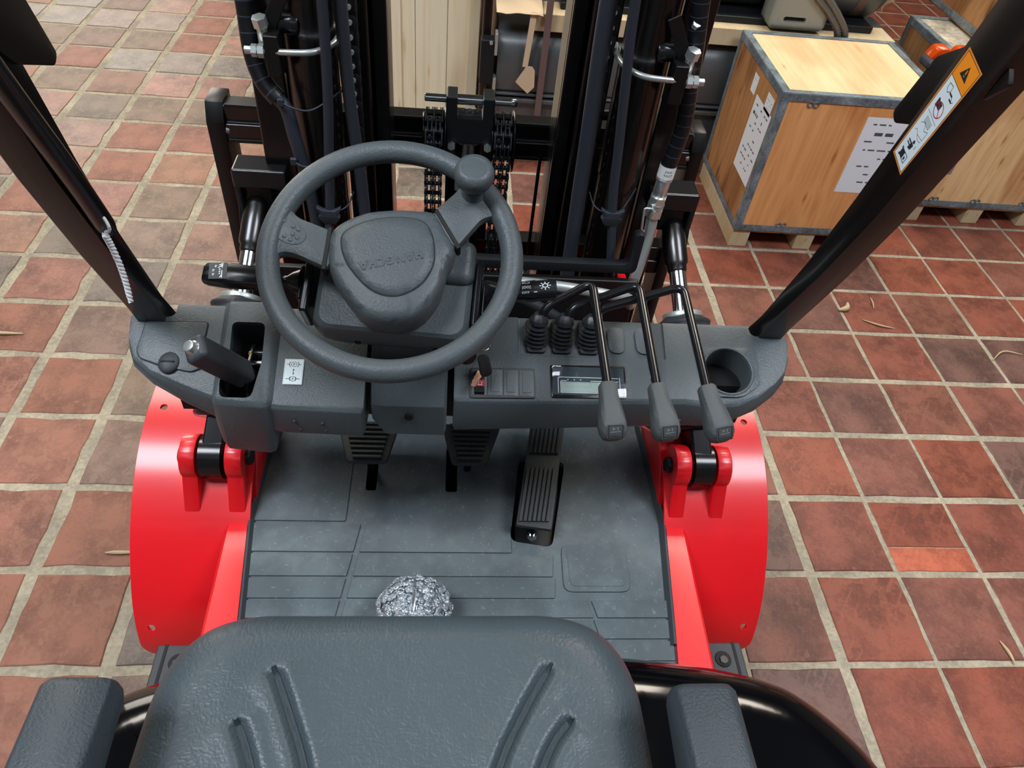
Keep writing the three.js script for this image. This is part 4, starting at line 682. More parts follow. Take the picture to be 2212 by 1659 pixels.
  // column cover
  const cover = F('column_cover', loft([[-0.052, 0.9], [-0.058, 0.97], [-0.07, 1], [-0.1, 0.985], [-0.125, 0.9], [-0.15, 0.78]].map(([h, k]) => { const o = []; const W = 0.118 * k, a = 0.058 * (0.5 + k / 2), b = -0.098 * (0.35 + 0.65 * k), r = 0.02; for (const [cx, cy, a0] of [[W - r, a - r, 0], [-W + r, a - r, 1], [-W + r, b + r, 2], [W - r, b + r, 3]]) for (let j = 0; j <= 5; j++) { const t = (a0 + j / 5) * Math.PI / 2; o.push(WP(0.004 + cx + r * Math.cos(t), cy + r * Math.sin(t), h)); } return o; }), 0.35), M.plastic);
  put('cover_ridge', at(bx(0.066, 0.12, -0.012, 0.06, -0.11, -0.036, 0.016, 4), WM), M.plastic, cover);
  for (const u of [-0.05, 0.07]) put('cover_screw', at(cyl(V(u, -0.086, -0.108), V(u, -0.098, -0.108), 0.005), WM), M.black, cover);
  F('steering_column', cyl(WP(0, -0.01, -0.05), WP(0, -0.02, -0.36), 0.055, 0.045), M.plasticDark);
  for (const s of [-1, 1]) put('stalk_plate', [at(bx(s > 0 ? 0.121 : -0.133, s > 0 ? 0.133 : -0.121, -0.075, 0.03, -0.115, -0.05, 0.004), WM), at(bx(s > 0 ? 0.134 : -0.14, s > 0 ? 0.14 : -0.134, -0.055, 0.0, -0.105, -0.055, 0.003), WM)], M.gloss, cover);
  // direction stalk (left) and light stalk (right)
  const sl = F('direction_stalk', [at(lathe(V(-0.139, -0.024, -0.066), V(-0.18, -0.026, -0.064), [[0.02, 0], [0.016, 0.01], [0.0085, 0.02], [0.008, 0.028], [0.011, 0.03], [0.011, 0.045], [0.0085, 0.05]], 20), WM), at(loft([[-0.188, 0.013, 0.009], [-0.2, 0.0165, 0.012], [-0.24, 0.0185, 0.0125], [-0.272, 0.0165, 0.0115], [-0.279, 0.0145, 0.009]].map(([u, a, b]) => { const o = []; for (let j = 0; j < 20; j++) { const t = j / 20 * Math.PI * 2, c = Math.cos(t), q = Math.sin(t); o.push(V(u, -0.027 + Math.sign(c) * Math.abs(c) ** 0.45 * a, -0.06 + Math.sign(q) * Math.abs(q) ** 0.45 * b)); } return o; }), 0.8), WM)], M.gloss, { label: 'flat black stalk with white direction arrows' });
  const arrows = canvasTex(128, 128, (g, W, H) => { g.clearRect(0, 0, W, H); g.fillStyle = '#101214'; g.fillRect(0, 0, W, H); g.strokeStyle = g.fillStyle = '#e8eef0'; g.lineWidth = 7; g.beginPath(); g.moveTo(70, 20); g.lineTo(96, 8); g.lineTo(92, 40); g.moveTo(92, 22); g.lineTo(64, 40); g.moveTo(78, 118); g.lineTo(92, 96); g.moveTo(92, 120); g.lineTo(92, 60); g.stroke(); for (const [x, y] of [[40, 20], [24, 52], [24, 84]]) { g.fillRect(x, y, 16, 6); g.fillRect(x, y + 10, 12, 6); } for (const y of [52, 70, 86]) { g.beginPath(); g.arc(76, y, 6, 0, 7); g.fill(); } });
  put('stalk_symbol', at(new THREE.BoxGeometry(0.026, 0.026, 0.0006), WM.clone().multiply(new THREE.Matrix4().makeTranslation(-0.256, -0.026, -0.0475)).multiply(new THREE.Matrix4().makeRotationZ(0.12))), std({ color: 0xffffff, roughness: 0.3, map: arrows }), sl, { uv: false });
  const sr = F('light_stalk', [at(lathe(V(0.139, -0.016, -0.066), V(0.2, -0.008, -0.06), [[0.022, 0], [0.02, 0.01], [0.011, 0.028], [0.0105, 0.04], [0.0145, 0.045], [0.015, 0.06], [0.0165, 0.061], [0.0168, 0.076], [0.0158, 0.077], [0.0158, 0.104], [0.0135, 0.108], [0, 0.108]], 28), WM)], M.gloss, { label: 'round black stalk with white light symbols and OFF' });
  const lamp = canvasTex(256, 128, (g, W, H) => {
    g.fillStyle = '#14171a'; g.fillRect(0, 0, W, H); g.strokeStyle = g.fillStyle = '#e4ebee'; g.font = 'bold 25px sans-serif'; g.textAlign = 'left'; g.textBaseline = 'middle'; g.fillText('OFF', 52, 108); g.lineWidth = 4; for (const y of [14, 22, 30]) g.fillRect(56, y, 12, 4); g.beginPath(); g.ellipse(86, 22, 15, 11, 0, 0, 7); g.stroke(); g.beginPath(); g.ellipse(72, 66, 6, 10, 0, 0, 7); g.moveTo(96, 66); g.ellipse(90, 66, 6, 10, 0, 0, 7); g.stroke(); for (const y of [56, 66, 76]) { g.fillRect(54, y, 9, 4); g.fillRect(99, y, 9, 4); }
    g.fillRect(122, 104, 20, 7); g.lineWidth = 6; g.beginPath(); g.arc(190, 62, 15, 0, 7); g.stroke(); for (let i = 0; i < 8; i++) { const a = i * Math.PI / 4; g.beginPath(); g.moveTo(190 + 22 * Math.cos(a), 62 + 22 * Math.sin(a)); g.lineTo(190 + 34 * Math.cos(a), 62 + 34 * Math.sin(a)); g.stroke(); }
  });
  const decalGeo = new THREE.CylinderGeometry(0.0173, 0.0173, 0.066, 20, 1, true, -0.72, 1.44); { const u = decalGeo.attributes.uv; for (let i = 0; i < u.count; i++) { const a = u.getX(i), b = u.getY(i); u.setXY(i, b, 1 - a); } }
  // cylinder axis y -> along the stalk, its +z side faces the driver
  put('stalk_symbol', at(decalGeo, WM.clone().multiply(new THREE.Matrix4().makeTranslation(0.2125, -0.0062, -0.0592)).multiply(new THREE.Matrix4().makeBasis(V(0.13, -0.99, 0), V(0.99, 0.13, 0.097), V(-0.09, 0, 1)))), std({ color: 0xffffff, roughness: 0.3, map: lamp, side: THREE.DoubleSide }), sr, { uv: false });
  F('ignition_lock', at(lathe(V(0.112, -0.092, -0.1), V(0.125, -0.12, -0.09), [[0.014, 0], [0.014, 0.022], [0.011, 0.026], [0, 0.026]], 20), WM), M.black);
}

// mast: outer, middle and inner rails, lift cylinders, chains, hoses, carriage
{
  const top = 2.5;
  for (const s of [-1, 1]) {
    const mm = (a, b) => [Math.min(s * a, s * b), Math.max(s * a, s * b)];
    F('mast_rail', [bx(...mm(0.362, 0.424), 0.12, top, -1.385, -1.365, 0.004), bx(...mm(0.405, 0.424), 0.12, top, -1.5, -1.37, 0.004), bx(...mm(0.362, 0.424), 0.12, top, -1.52, -1.5, 0.004)], M.paint, { label: 'outer black mast rail' });
    F('mast_rail', [bx(...mm(0.208, 0.262), 0.12, top, -1.43, -1.405, 0.005), bx(...mm(0.25, 0.262), 0.12, top, -1.53, -1.42, 0.004), bx(...mm(0.208, 0.262), 0.12, top, -1.55, -1.53, 0.004)], M.paint, { label: 'middle black mast rail' });
    F('mast_rail', [bx(...mm(0.176, 0.206), 0.3, top, -1.475, -1.45, 0.004), bx(...mm(0.176, 0.186), 0.3, top, -1.56, -1.46, 0.003)], M.paint, { label: 'inner black mast rail' });
    const lc = F('lift_cylinder', lathe(V(s * 0.301, 0.3, -1.335), V(s * 0.301, top, -1.335), [[0, 0], [0.043, 0], [0.043, 0.93], [0.0455, 0.935], [0.0455, 2.2], [0, 2.2]], 40), M.paint);
    put('cylinder_pipe', cyl(V(s * 0.352, 1.4, -1.325), V(s * 0.352, 2.3, -1.325), 0.004, 0.004, 8), M.paintSoft, lc);
    // U-bolt clamp with nuts, bracket and port
    const ub = F('clamp_bolt', [polyTube(curve([V(s * 0.395, 1.462, -1.262), V(s * 0.362, 1.462, -1.262), V(s * 0.32, 1.464, -1.258), V(s * 0.285, 1.466, -1.262), V(s * 0.258, 1.47, -1.285), V(s * 0.247, 1.475, -1.32), V(s * 0.25, 1.478, -1.36)], 40), 0.0055, 10)], M.zinc, { label: 'silver U-bolt clamping the lift cylinder' });
    put('nut', [cyl(V(s * 0.366, 1.462, -1.262), V(s * 0.376, 1.462, -1.262), 0.0115, 0.0115, 6), cyl(V(s * 0.378, 1.462, -1.262), V(s * 0.387, 1.462, -1.262), 0.0105, 0.0105, 6), cyl(V(s * 0.387, 1.462, -1.262), V(s * 0.398, 1.462, -1.262), 0.0065)], M.zinc, ub);
    const br = F('clamp_bracket', [bx(...mm(0.34, 0.365), 1.42, 1.49, -1.30, -1.255, 0.003), at(bx(-0.012, 0.012, -0.045, 0.045, -0.003, 0.003, 0.002), new THREE.Matrix4().makeTranslation(s * 0.345, 1.52, -1.285).multiply(new THREE.Matrix4().makeRotationZ(s * 0.5)))], M.paintSoft);
    put('hex_bolt', [cyl(V(s * 0.368, 1.497, -1.275), V(s * 0.37, 1.513, -1.272), 0.0125, 0.0125, 6), cyl(V(s * 0.369, 1.47, -1.28), V(s * 0.368, 1.4975, -1.275), 0.0085)], M.zinc, br); put('hex_bolt', cyl(V(s * 0.365, 1.545, -1.29), V(s * 0.366, 1.552, -1.285), 0.0075, 0.0075, 6), M.zinc, br);
    F('cylinder_port', lathe(V(s * 0.345, 1.497, -1.30), V(s * 0.305, 1.494, -1.30), [[0, 0], [0.016, 0], [0.017, 0.003], [0.017, 0.016], [0.0185, 0.02], [0.0185, 0.032], [0.015, 0.035]], 24), M.gloss);
    // roller chain: plates across, pins facing the driver
    const ch = sub('lift_chain', FL, 'dark leaf chain running down beside the hoses');
    const x = s * 0.229, z = -1.335; const pitch = 0.0254; const plate = (w) => { const o = []; for (let i = 0; i < 12; i++) { const a = i / 12 * Math.PI * 2; o.push([Math.cos(a) * 0.0125, Math.sin(a) * 0.0125 + (Math.sin(a) >= 0 ? pitch / 2 : -pitch / 2)]); } return o; };
    const pg = extrude(shapeOf(plate()), 0.0035, 0.0008, 2), pin = cyl(V(0, 0, 0), V(0, 0, 0.0205), 0.005, 0.0042, 14);
    for (let i = 0; i < 40; i++) { const y = 0.72 + i * pitch; put('chain_link', [pg.clone().translate(x, y, z + (i % 2 ? 0 : 0.0046)), pg.clone().translate(x, y, z - 0.012 + (i % 2 ? 0 : 0.0046)), ].flat(), M.chain, ch, { uv: false }); put('chain_pin', pin.clone().translate(x, y + pitch / 2, z - 0.008), M.zincMatt, ch, { uv: false }); }
    // hoses on the cylinder
    F('hose', sweep(curve(s < 0 ? [V(-0.235, top, -1.27), V(-0.236, 1.55, -1.28), V(-0.233, 1.39, -1.28), V(-0.224, 1.254, -1.28), V(-0.219, 1.15, -1.28), V(-0.215, 0.9, -1.27)] : [V(0.205, top, -1.28), V(0.207, 1.55, -1.285), V(0.212, 1.36, -1.285), V(0.22, 1.05, -1.285), V(0.225, 0.9, -1.28)], 60), s < 0 ? 0.0115 : 0.0155, 14), M.hose);
    F('hose', sweep(curve(s < 0 ? [V(-0.262, top, -1.25), V(-0.262, 1.55, -1.26), V(-0.267, 1.40, -1.262), V(-0.276, 1.28, -1.263), V(-0.284, 1.17, -1.262), V(-0.29, 1.08, -1.25), V(-0.27, 0.95, -1.22)] : [V(0.24, top, -1.25), V(0.246, 1.589, -1.26), V(0.26, 1.435, -1.262), V(0.27, 1.33, -1.262), V(0.28, 1.22, -1.26), V(0.295, 1.12, -1.255), V(0.315, 0.97, -1.24), V(0.32, 0.85, -1.23)], 60), 0.0092, 12), M.hose);
    // clip with ears and its cable tie
    const cx = s < 0 ? -0.286 : 0.284, cy = s < 0 ? 1.155 : 1.185; const cl = F('hose_clip', at(extrude(shapeOf([[-0.024, 0.012], [-0.012, 0.005], [0.012, 0.005], [0.024, 0.012], [0.022, 0.002], [0.014, -0.004], [0.022, -0.01], [0.018, -0.017], [0.011, -0.026], [-0.011, -0.026], [-0.018, -0.017], [-0.022, -0.01], [-0.014, -0.004], [-0.022, 0.002]], 0.002), 0.014, 0.002), new THREE.Matrix4().makeTranslation(cx, cy, -1.262)), M.hose, { label: 'dark plastic hose clip with ears' });
    put('cable_tie', sweep(curve([V(cx + s * 0.05, cy + 0.035, -1.30), V(cx + s * 0.035, cy + 0.012, -1.285), V(cx + s * 0.012, cy, -1.258), V(cx - s * 0.012, cy, -1.256), V(cx - s * 0.035, cy + 0.006, -1.27), V(cx - s * 0.045, cy + 0.02, -1.3)], 24), 0.0016, 6), M.hose, cl);
  }
  // wrapped hose on the left with its ties
  const wl = curve([V(-0.40, 2.0, -1.33), V(-0.405, 1.6, -1.33), V(-0.403, 1.513, -1.33), V(-0.398, 1.43, -1.31), V(-0.382, 1.39, -1.295), V(-0.362, 1.37, -1.285), V(-0.348, 1.355, -1.28), V(-0.338, 1.3, -1.275), V(-0.33, 1.25, -1.275), V(-0.318, 1.15, -1.275), V(-0.308, 1.06, -1.27)], 120);
  F('wrapped_hose', sweep(wl.slice(0, 62), 0.0165, 14, true, 0.026), M.wrapHose, { uv: false, label: 'hose wrapped in black spiral tape' });
  F('hose', sweep(wl.slice(60), 0.0125, 12), M.hose);
  for (const [a, b, c] of [[V(-0.352, 1.372, -1.265), V(-0.30, 1.362, -1.262), V(-0.244, 1.392, -1.285)], [V(-0.343, 1.258, -1.262), V(-0.31, 1.25, -1.262), V(-0.262, 1.262, -1.275)]]) F('cable_tie', [sweep(curve([a, a.clone().lerp(b, 0.5).add(V(0, -0.002, 0.006)), b, c], 20), 0.0019, 6), at(bx(-0.006, 0.006, -0.007, 0.007, -0.004, 0.004, 0.002), new THREE.Matrix4().makeTranslation(a.x, a.y, a.z))], M.hose);
  // wrapped hose on the right, its fitting and the bare pipe below it
  F('wrapped_hose', sweep(curve([V(0.345, 2.1, -1.29), V(0.358, 1.7, -1.3), V(0.367, 1.585, -1.3), V(0.378, 1.509, -1.3), V(0.386, 1.443, -1.3), V(0.394, 1.38, -1.3), V(0.395, 1.343, -1.3), V(0.391, 1.30, -1.3), V(0.388, 1.272, -1.3)], 90), 0.0165, 14, true, 0.022), M.wrapHose, { uv: false, label: 'hose wrapped in black spiral tape' });
  const H0 = V(0.3885, 1.277, -1.3), H1 = V(0.383, 1.16, -1.298);
  const lab = canvasTex(128, 128, (g, W, H) => { g.fillStyle = '#e8ecec'; g.fillRect(0, 0, W, H); g.fillStyle = '#50565a'; g.font = 'bold 30px sans-serif'; g.textAlign = 'center'; g.save(); g.translate(64, 62); g.fillText('JGG', 0, -8); g.fillText('1627', 0, 30); g.restore(); });
  const hd_ = H1.clone().sub(H0).normalize(), hp = (t) => H0.clone().addScaledVector(hd_, t);
  const fit = F('hose_fitting', [lathe(H0, H1, [[0.0135, 0.026], [0.0168, 0.03], [0.0168, 0.033], [0.0148, 0.036], [0.0148, 0.074], [0, 0.074]], 28), cyl(hp(0.072), hp(0.086), 0.0185, 0.0185, 6), lathe(H0, H1, [[0.0155, 0.086], [0.0175, 0.088], [0.0175, 0.091], [0.0155, 0.093], [0.0172, 0.095], [0.0172, 0.098], [0.015, 0.1]], 28), cyl(hp(0.1), hp(0.118), 0.0195, 0.0195, 6), cyl(hp(0.116), hp(0.124), 0.0145, 0.0125, 20)], M.zinc);
  const lg = new THREE.CylinderGeometry(0.0172, 0.0172, 0.027, 24, 1, true, Math.PI * 0.0, Math.PI * 2); put('hose_label', at(lg, dirM(H1, H0).setPosition(H0.clone().lerp(H1, 0.11)).multiply(new THREE.Matrix4().makeRotationY(1.0))), std({ color: 0xffffff, roughness: 0.5, map: rep(lab, 3, 1), side: THREE.DoubleSide }), fit, { uv: false, label: 'white printed hose label' });
  fit.children[0].material.map.wrapS = THREE.RepeatWrapping;
  F('steel_pipe', sweep(curve([V(0.3825, 1.162, -1.298), V(0.384, 1.13, -1.294), V(0.38, 1.085, -1.285), V(0.372, 1.03, -1.27), V(0.362, 0.98, -1.255), V(0.352, 0.93, -1.235), V(0.33, 0.88, -1.2)], 40), 0.0125, 16), M.zincMatt);
  F('fitting_hook', polyTube(fillet([V(0.378, 1.182, -1.285), V(0.356, 1.186, -1.28), V(0.36, 1.135, -1.275), V(0.368, 1.13, -1.28)], 0.004), 0.0025, 8), M.zinc);
  F('steel_pipe', sweep(curve([V(0.1, 1.09, -1.14), V(0.2, 1.088, -1.13), V(0.28, 1.075, -1.13), V(0.33, 1.05, -1.15), V(0.35, 1.0, -1.19)], 30), 0.011, 14), M.zincMatt);
  F('hose', sweep(curve([V(0.0, 1.06, -1.15), V(0.06, 1.085, -1.12), V(0.12, 1.07, -1.1), V(0.2, 1.02, -1.1)], 24), 0.012, 12), M.rubber);
  F('cross_bar', at(extrude(shapeOf([[-0.2, 1.062], [0.352, 1.066], [0.352, 1.165], [0.332, 1.165], [0.332, 1.088], [-0.2, 1.085]], 0.018), 0.022, 0.002), new THREE.Matrix4().makeTranslation(0, 0, -1.235)), M.steelDark);
  F('red_bracket', [bx(0.325, 0.345, 0.7, 1.03, -1.262, -1.24, 0.003), bx(-0.26, -0.235, 0.7, 1.07, -1.262, -1.24, 0.003)], M.red);
  // tilt cylinder brackets on the mast
  for (const s of [-1, 1]) {
    const mm = (a, b) => [Math.min(s * a, s * b), Math.max(s * a, s * b)];
    const b = F('mast_bracket', [bx(...mm(0.38, 0.49), 1.145, 1.188, -1.4, -1.335, 0.006, 3)], M.gloss);
    put('bracket_plate', at(extrude(shapeOf([[1.335, 1.15], [1.335, 1.1], [1.29, 0.99], [1.32, 0.97], [1.4, 1.08], [1.4, 1.15]], 0.006), 0.012, 0.002), basisM(V(s > 0 ? 0.476 : -0.488, 0, 0), V(0, 0, -1), V(0, 1, 0))), M.gloss, b);
    put('bracket_block', bx(...mm(0.415, 0.47), 1.09, 1.147, -1.39, -1.345, 0.004), M.paintSoft, b);
  }
  // fork carriage
  const car = F('carriage', [bx(-0.555, 0.525, 1.165, 1.205, -1.62, -1.57, 0.004), bx(-0.555, 0.525, 1.12, 1.166, -1.62, -1.56, 0.004)], M.paint);
  put('carriage_bar', [bx(-0.555, 0.525, 0.84, 0.882, -1.62, -1.57, 0.004), bx(-0.555, 0.525, 0.8, 0.842, -1.62, -1.565, 0.004)], M.paint, car);
  put('carriage_strip', [bx(-0.55, 0.52, 1.126, 1.132, -1.562, -1.556, 0.001), bx(-0.55, 0.52, 1.164, 1.17, -1.572, -1.564, 0.002), bx(-0.55, 0.52, 1.202, 1.208, -1.575, -1.569, 0.001)], M.steelDark, car);
  for (const s of [-1, 1]) { const x0 = s < 0 ? -0.592 : 0.52, x1 = s < 0 ? -0.552 : 0.552; put('side_plate', at(extrude(shapeOf([[1.555, 0.55], [1.555, 1.17], [1.575, 1.212], [1.64, 1.212], [1.64, 0.55]], 0.004), x1 - x0, 0.003), basisM(V(x0, 0, 0), V(0, 0, -1), V(0, 1, 0))), M.paintSoft, car); put('plate_bolt', cyl(V(s < 0 ? -0.553 : 0.521, 1.15, -1.566), V(s < 0 ? -0.545 : 0.513, 1.15, -1.566), 0.01, 0.008, 12), M.zinc, car); }
  put('guide_rod', cyl(V(0.163, 0.8, -1.555), V(0.163, 1.14, -1.555), 0.0045), M.paint, car);
  for (const x of [-0.36, 0.33]) put('fork', [bx(x - 0.055, x + 0.055, 0.06, 1.22, -1.68, -1.635, 0.006), bx(x - 0.055, x + 0.055, 0.05, 0.09, -2.7, -1.64, 0.006)], M.paint, car);
  // centre cylinder head: yoke, pin, chain wheels with roller chains
  F('centre_cylinder', cyl(V(-0.01, 0.3, -1.5), V(-0.01, 1.2, -1.5), 0.034, 0.034, 28), M.paint);
  const yoke = F('yoke', cut(bx(-0.06, 0.04, 1.225, 1.328, -1.475, -1.425, 0.005), bx(-0.037, 0.017, 1.282, 1.4, -1.5, -1.4, 0.003)), M.steelDark);
  put('yoke_leg', bx(-0.058, -0.036, 0.98, 1.23, -1.445, -1.428, 0.003), M.paint, yoke); put('yoke_leg', bx(0.018, 0.04, 0.98, 1.23, -1.445, -1.428, 0.003), M.paint, yoke);
  put('yoke_pin', lathe(V(-0.104, 1.312, -1.45), V(0.088, 1.312, -1.45), [[0, 0], [0.007, 0], [0.008, 0.002], [0.008, 0.063], [0.0105, 0.066], [0.0105, 0.118], [0.008, 0.12], [0.008, 0.17], [0.0072, 0.172], [0.0085, 0.174], [0.0085, 0.19], [0, 0.192]], 20), M.chrome, yoke);
  for (const x of [-0.047, 0.03]) put('yoke_bolt', cyl(V(x, 1.222, -1.43), V(x, 1.224, -1.415), 0.0085, 0.0085, 6), M.zinc, yoke);
  for (const x of [-0.017, -0.003]) F('hose', sweep([V(x, 1.29, -1.46), V(x, 1.2, -1.45), V(x, 0.95, -1.44)], 0.0062, 10), M.zincMatt);
  F('pipe_elbow', cyl(V(-0.03, 1.12, -1.42), V(-0.03, 1.15, -1.42), 0.0075), M.zinc);
  for (const x of [-0.084, 0.061]) {
    F('chain_wheel', lathe(V(x - 0.024, 1.22, -1.46), V(x + 0.026, 1.22, -1.46), [[0, 0], [0.05, 0], [0.05, 0.004], [0.042, 0.006], [0.042, 0.044], [0.064, 0.046], [0.064, 0.05], [0, 0.05]], 36), M.paint);
    const ch = sub('pulley_chain', FL, 'dark roller chain running over the centre chain wheel'); const pitch = 0.0235, R = 0.05; const zc = -1.46, yc = 1.22;
    const pos = (d) => { if (d < 0) return [zc + R, yc + d, 0]; const a = d / R; return a < Math.PI ? [zc + R * Math.cos(a), yc + R * Math.sin(a), a] : [zc - R, yc - (d - Math.PI * R), Math.PI]; };
    const pl = (w) => { const o = []; for (let i = 0; i < 12; i++) { const a = i / 12 * Math.PI * 2; o.push([Math.cos(a) * 0.0095, Math.sin(a) * 0.0095 + (Math.sin(a) >= 0 ? pitch / 2 : -pitch / 2)]); } return o; };
    const pg = at(extrude(shapeOf(pl()), 0.0032, 0.0006, 2), new THREE.Matrix4().makeRotationY(Math.PI / 2));
    const roll = cyl(V(-0.0195, pitch / 2, 0), V(0.0195, pitch / 2, 0), 0.0045, 0.0045, 10);
    for (let i = -16; i < 8; i++) { const [z, y, a] = pos(i * pitch); const xs = i % 2 ? [-0.0185, -0.0016, 0.0153] : [-0.0145, -0.006, 0.0028, 0.0113]; put('chain_link', at(merge([...xs.map((q) => pg.clone().translate(q, 0, 0)), roll.clone()]), new THREE.Matrix4().makeTranslation(x, y, z).multiply(new THREE.Matrix4().makeRotationX(-a))), M.chain, ch, { uv: false }); }
  }
}

// roof pillars, lamp brackets, grab handle
{
  const prof = [[1.06, -0.955, -1.01], [1.2, -0.906, -0.942], [1.36, -0.838, -0.884], [1.5, -0.785, -0.845], [1.75, -0.707, -0.783], [2.2, -0.585, -0.675]];
  for (const s of [-1, 1]) {
    const o = s < 0 ? 0.012 : 0; const x0 = s * 0.505, x1 = s * 0.551; const r = 0.004;
    const pl = F('roof_pillar', loft(prof.map(([y, a, b]) => { const zr = a + o, zf = b + o; return [V(x0, y, zf + r), V(x0, y, zr - r), V(x0 + s * r * 0.3, y, zr - r * 0.3), V(x0 + s * r, y, zr), V(x1 - s * r, y, zr), V(x1, y, zr - r), V(x1, y, zf + r), V(x1 - s * r, y, zf), V(x0 + s * r, y, zf)]; }), 0.5), M.paint, { label: s < 0 ? 'left black roof pillar' : 'right black roof pillar' });
    const X = s * 0.5;
    const lb = put('lamp_bracket', at(extrude(shapeOf([[0.865, 1.612], [0.852, 1.603], [0.78, 1.635], [0.70, 1.72], [0.74, 1.76], [0.835, 1.694]], 0.006), 0.006, 0.001), basisM(V(X + (s > 0 ? 0.012 : -0.006), 0, 0), V(0, 0, -1), V(0, 1, 0))), M.paintSoft, pl);
    if (s > 0) {
      const lh = F('turn_lamp', bx(0.509, 0.565, 1.676, 1.688, -0.862, -0.835, 0.005, 3), M.plasticDark, { label: 'small lamp with two amber lenses' });
      for (const dx of [-0.013, 0.0145]) put('lamp_lens', at(extrude(shapeOf([[-0.0125, 0], [0.0125, 0], [0.0095, 0.012], [0.003, 0.0135], [-0.006, 0.0125]], 0.003), 0.02, 0.003, 4), new THREE.Matrix4().makeTranslation(0.537 + dx, 1.687, -0.862)), M.amber, lh);
      F('lamp_bolt', [cyl(V(0.555, 1.66, -0.78), V(0.566, 1.66, -0.78), 0.009, 0.009, 6), cyl(V(0.555, 1.6, -0.79), V(0.564, 1.6, -0.79), 0.008, 0.008, 6), bx(0.551, 0.556, 1.585, 1.69, -0.815, -0.762, 0.001)], M.zinc);
    } else {
      F('grab_handle', [sweep(curve([V(-0.49, 2.1, -0.555), V(-0.49, 1.85, -0.648), V(-0.49, 1.65, -0.722), V(-0.49, 1.5, -0.782), V(-0.49, 1.405, -0.816)], 30), (t) => 0.0125 * (t > 0.97 ? 0.8 : 1), 16), polyTube(fillet([V(-0.49, 1.425, -0.81), V(-0.503, 1.415, -0.83), V(-0.51, 1.41, -0.84)], 0.01), 0.006, 8)], M.paint, { label: 'black tubular grab handle' });
    }
    if (s > 0) {
      const stick = canvasTex(256, 1024, (g, W, H) => {
        g.fillStyle = '#dcecf3'; g.fillRect(0, 0, W, H); g.fillStyle = '#f0920f'; g.fillRect(0, 0, W, 220); g.strokeStyle = '#e08a2a'; g.lineWidth = 16; g.strokeRect(5, 5, W - 10, H - 10); g.strokeStyle = '#1c1c1c'; g.lineWidth = 5; g.strokeRect(16, 16, W - 32, H - 32); g.beginPath(); g.moveTo(16, 220); g.lineTo(W - 16, 220); g.stroke();
        g.fillStyle = '#1a1410'; g.beginPath(); g.moveTo(128, 60); g.lineTo(182, 160); g.lineTo(74, 160); g.fill(); g.fillStyle = '#f0920f'; g.fillRect(123, 90, 10, 36); g.fillRect(123, 134, 10, 10);
        g.strokeStyle = '#2b3138'; g.fillStyle = '#20242a'; g.lineWidth = 5;
        g.beginPath(); g.moveTo(60, 260); g.lineTo(110, 250); g.lineTo(120, 290); g.lineTo(90, 320); g.lineTo(64, 300); g.closePath(); g.stroke(); g.fillRect(120, 290, 44, 16); g.fillRect(150, 320, 40, 14); g.beginPath(); g.moveTo(164, 300); g.lineTo(190, 330); g.lineTo(206, 310); g.stroke();
        g.fillRect(70, 400, 70, 56); g.fillRect(62, 392, 22, 70); g.strokeStyle = '#a01c3c'; g.lineWidth = 8; g.beginPath(); g.arc(134, 450, 58, 0, 7); g.moveTo(94, 408); g.lineTo(176, 490); g.stroke(); g.strokeStyle = '#2b3138'; g.lineWidth = 4; g.beginPath(); g.moveTo(40, 530); g.lineTo(216, 530); g.stroke();
        g.strokeRect(80, 560, 96, 50); for (let i = 0; i < 8; i++) { g.beginPath(); g.moveTo(90 + i * 11, 566); g.lineTo(90 + i * 11, 606); g.stroke(); } g.beginPath(); g.moveTo(60, 640); g.lineTo(110, 600); g.lineTo(150, 650); g.lineTo(196, 620); g.lineTo(200, 700); g.lineTo(110, 720); g.stroke(); g.beginPath(); g.moveTo(50, 720); g.bezierCurveTo(90, 660, 120, 780, 200, 720); g.stroke();
        g.beginPath(); g.arc(140, 776, 15, 0, 7); g.fill(); g.beginPath(); g.moveTo(120, 790); g.lineTo(160, 800); g.lineTo(150, 850); g.lineTo(106, 862); g.lineTo(112, 820); g.fill(); g.fillRect(64, 800, 50, 14); g.fillRect(64, 826, 50, 12); g.strokeStyle = '#a01c3c'; g.lineWidth = 6; g.beginPath(); g.arc(172, 790, 18, -1, 1); g.stroke();
        g.fillRect(70, 896, 60, 70); g.fillRect(60, 890, 18, 20); g.fillRect(60, 955, 18, 20); g.strokeStyle = '#20242a'; g.lineWidth = 7; g.strokeRect(130, 896, 56, 66); g.fillRect(146, 920, 20, 30);
      });
      // on the inner face, running up the pillar
      const y0 = 1.578, y1 = 1.722; const zAt = (y, k) => { for (let i = 0; i + 1 < prof.length; i++) if (y <= prof[i + 1][0]) { const t = (y - prof[i][0]) / (prof[i + 1][0] - prof[i][0]); return prof[i][k] + (prof[i + 1][k] - prof[i][k]) * t; } };
      const q = (y, f) => V(0.5046, y, zAt(y, 1) * (1 - f) + zAt(y, 2) * f); const N = 8, pos = [], uv = [], idx = [];
      for (let i = 0; i <= N; i++) for (const f of [0.24, 0.84]) { const y = y0 + (y1 - y0) * i / N + (f < 0.5 ? -0.006 : 0.006); const p = q(y, f); pos.push(p.x, p.y, p.z); uv.push(f < 0.5 ? 1 : 0, i / N); }
      for (let i = 0; i < N; i++) { const a = i * 2; idx.push(a, a + 1, a + 2, a + 1, a + 3, a + 2); }
      const g = new THREE.BufferGeometry(); g.setAttribute('position', new THREE.Float32BufferAttribute(pos, 3)); g.setAttribute('uv', new THREE.Float32BufferAttribute(uv, 2)); g.setIndex(idx); g.computeVertexNormals();
      F('warning_sticker', g, std({ color: 0xffffff, roughness: 0.4, map: stick, side: THREE.DoubleSide }), { uv: false, label: 'long white and orange warning sticker with pictograms' });
    }
  }
}

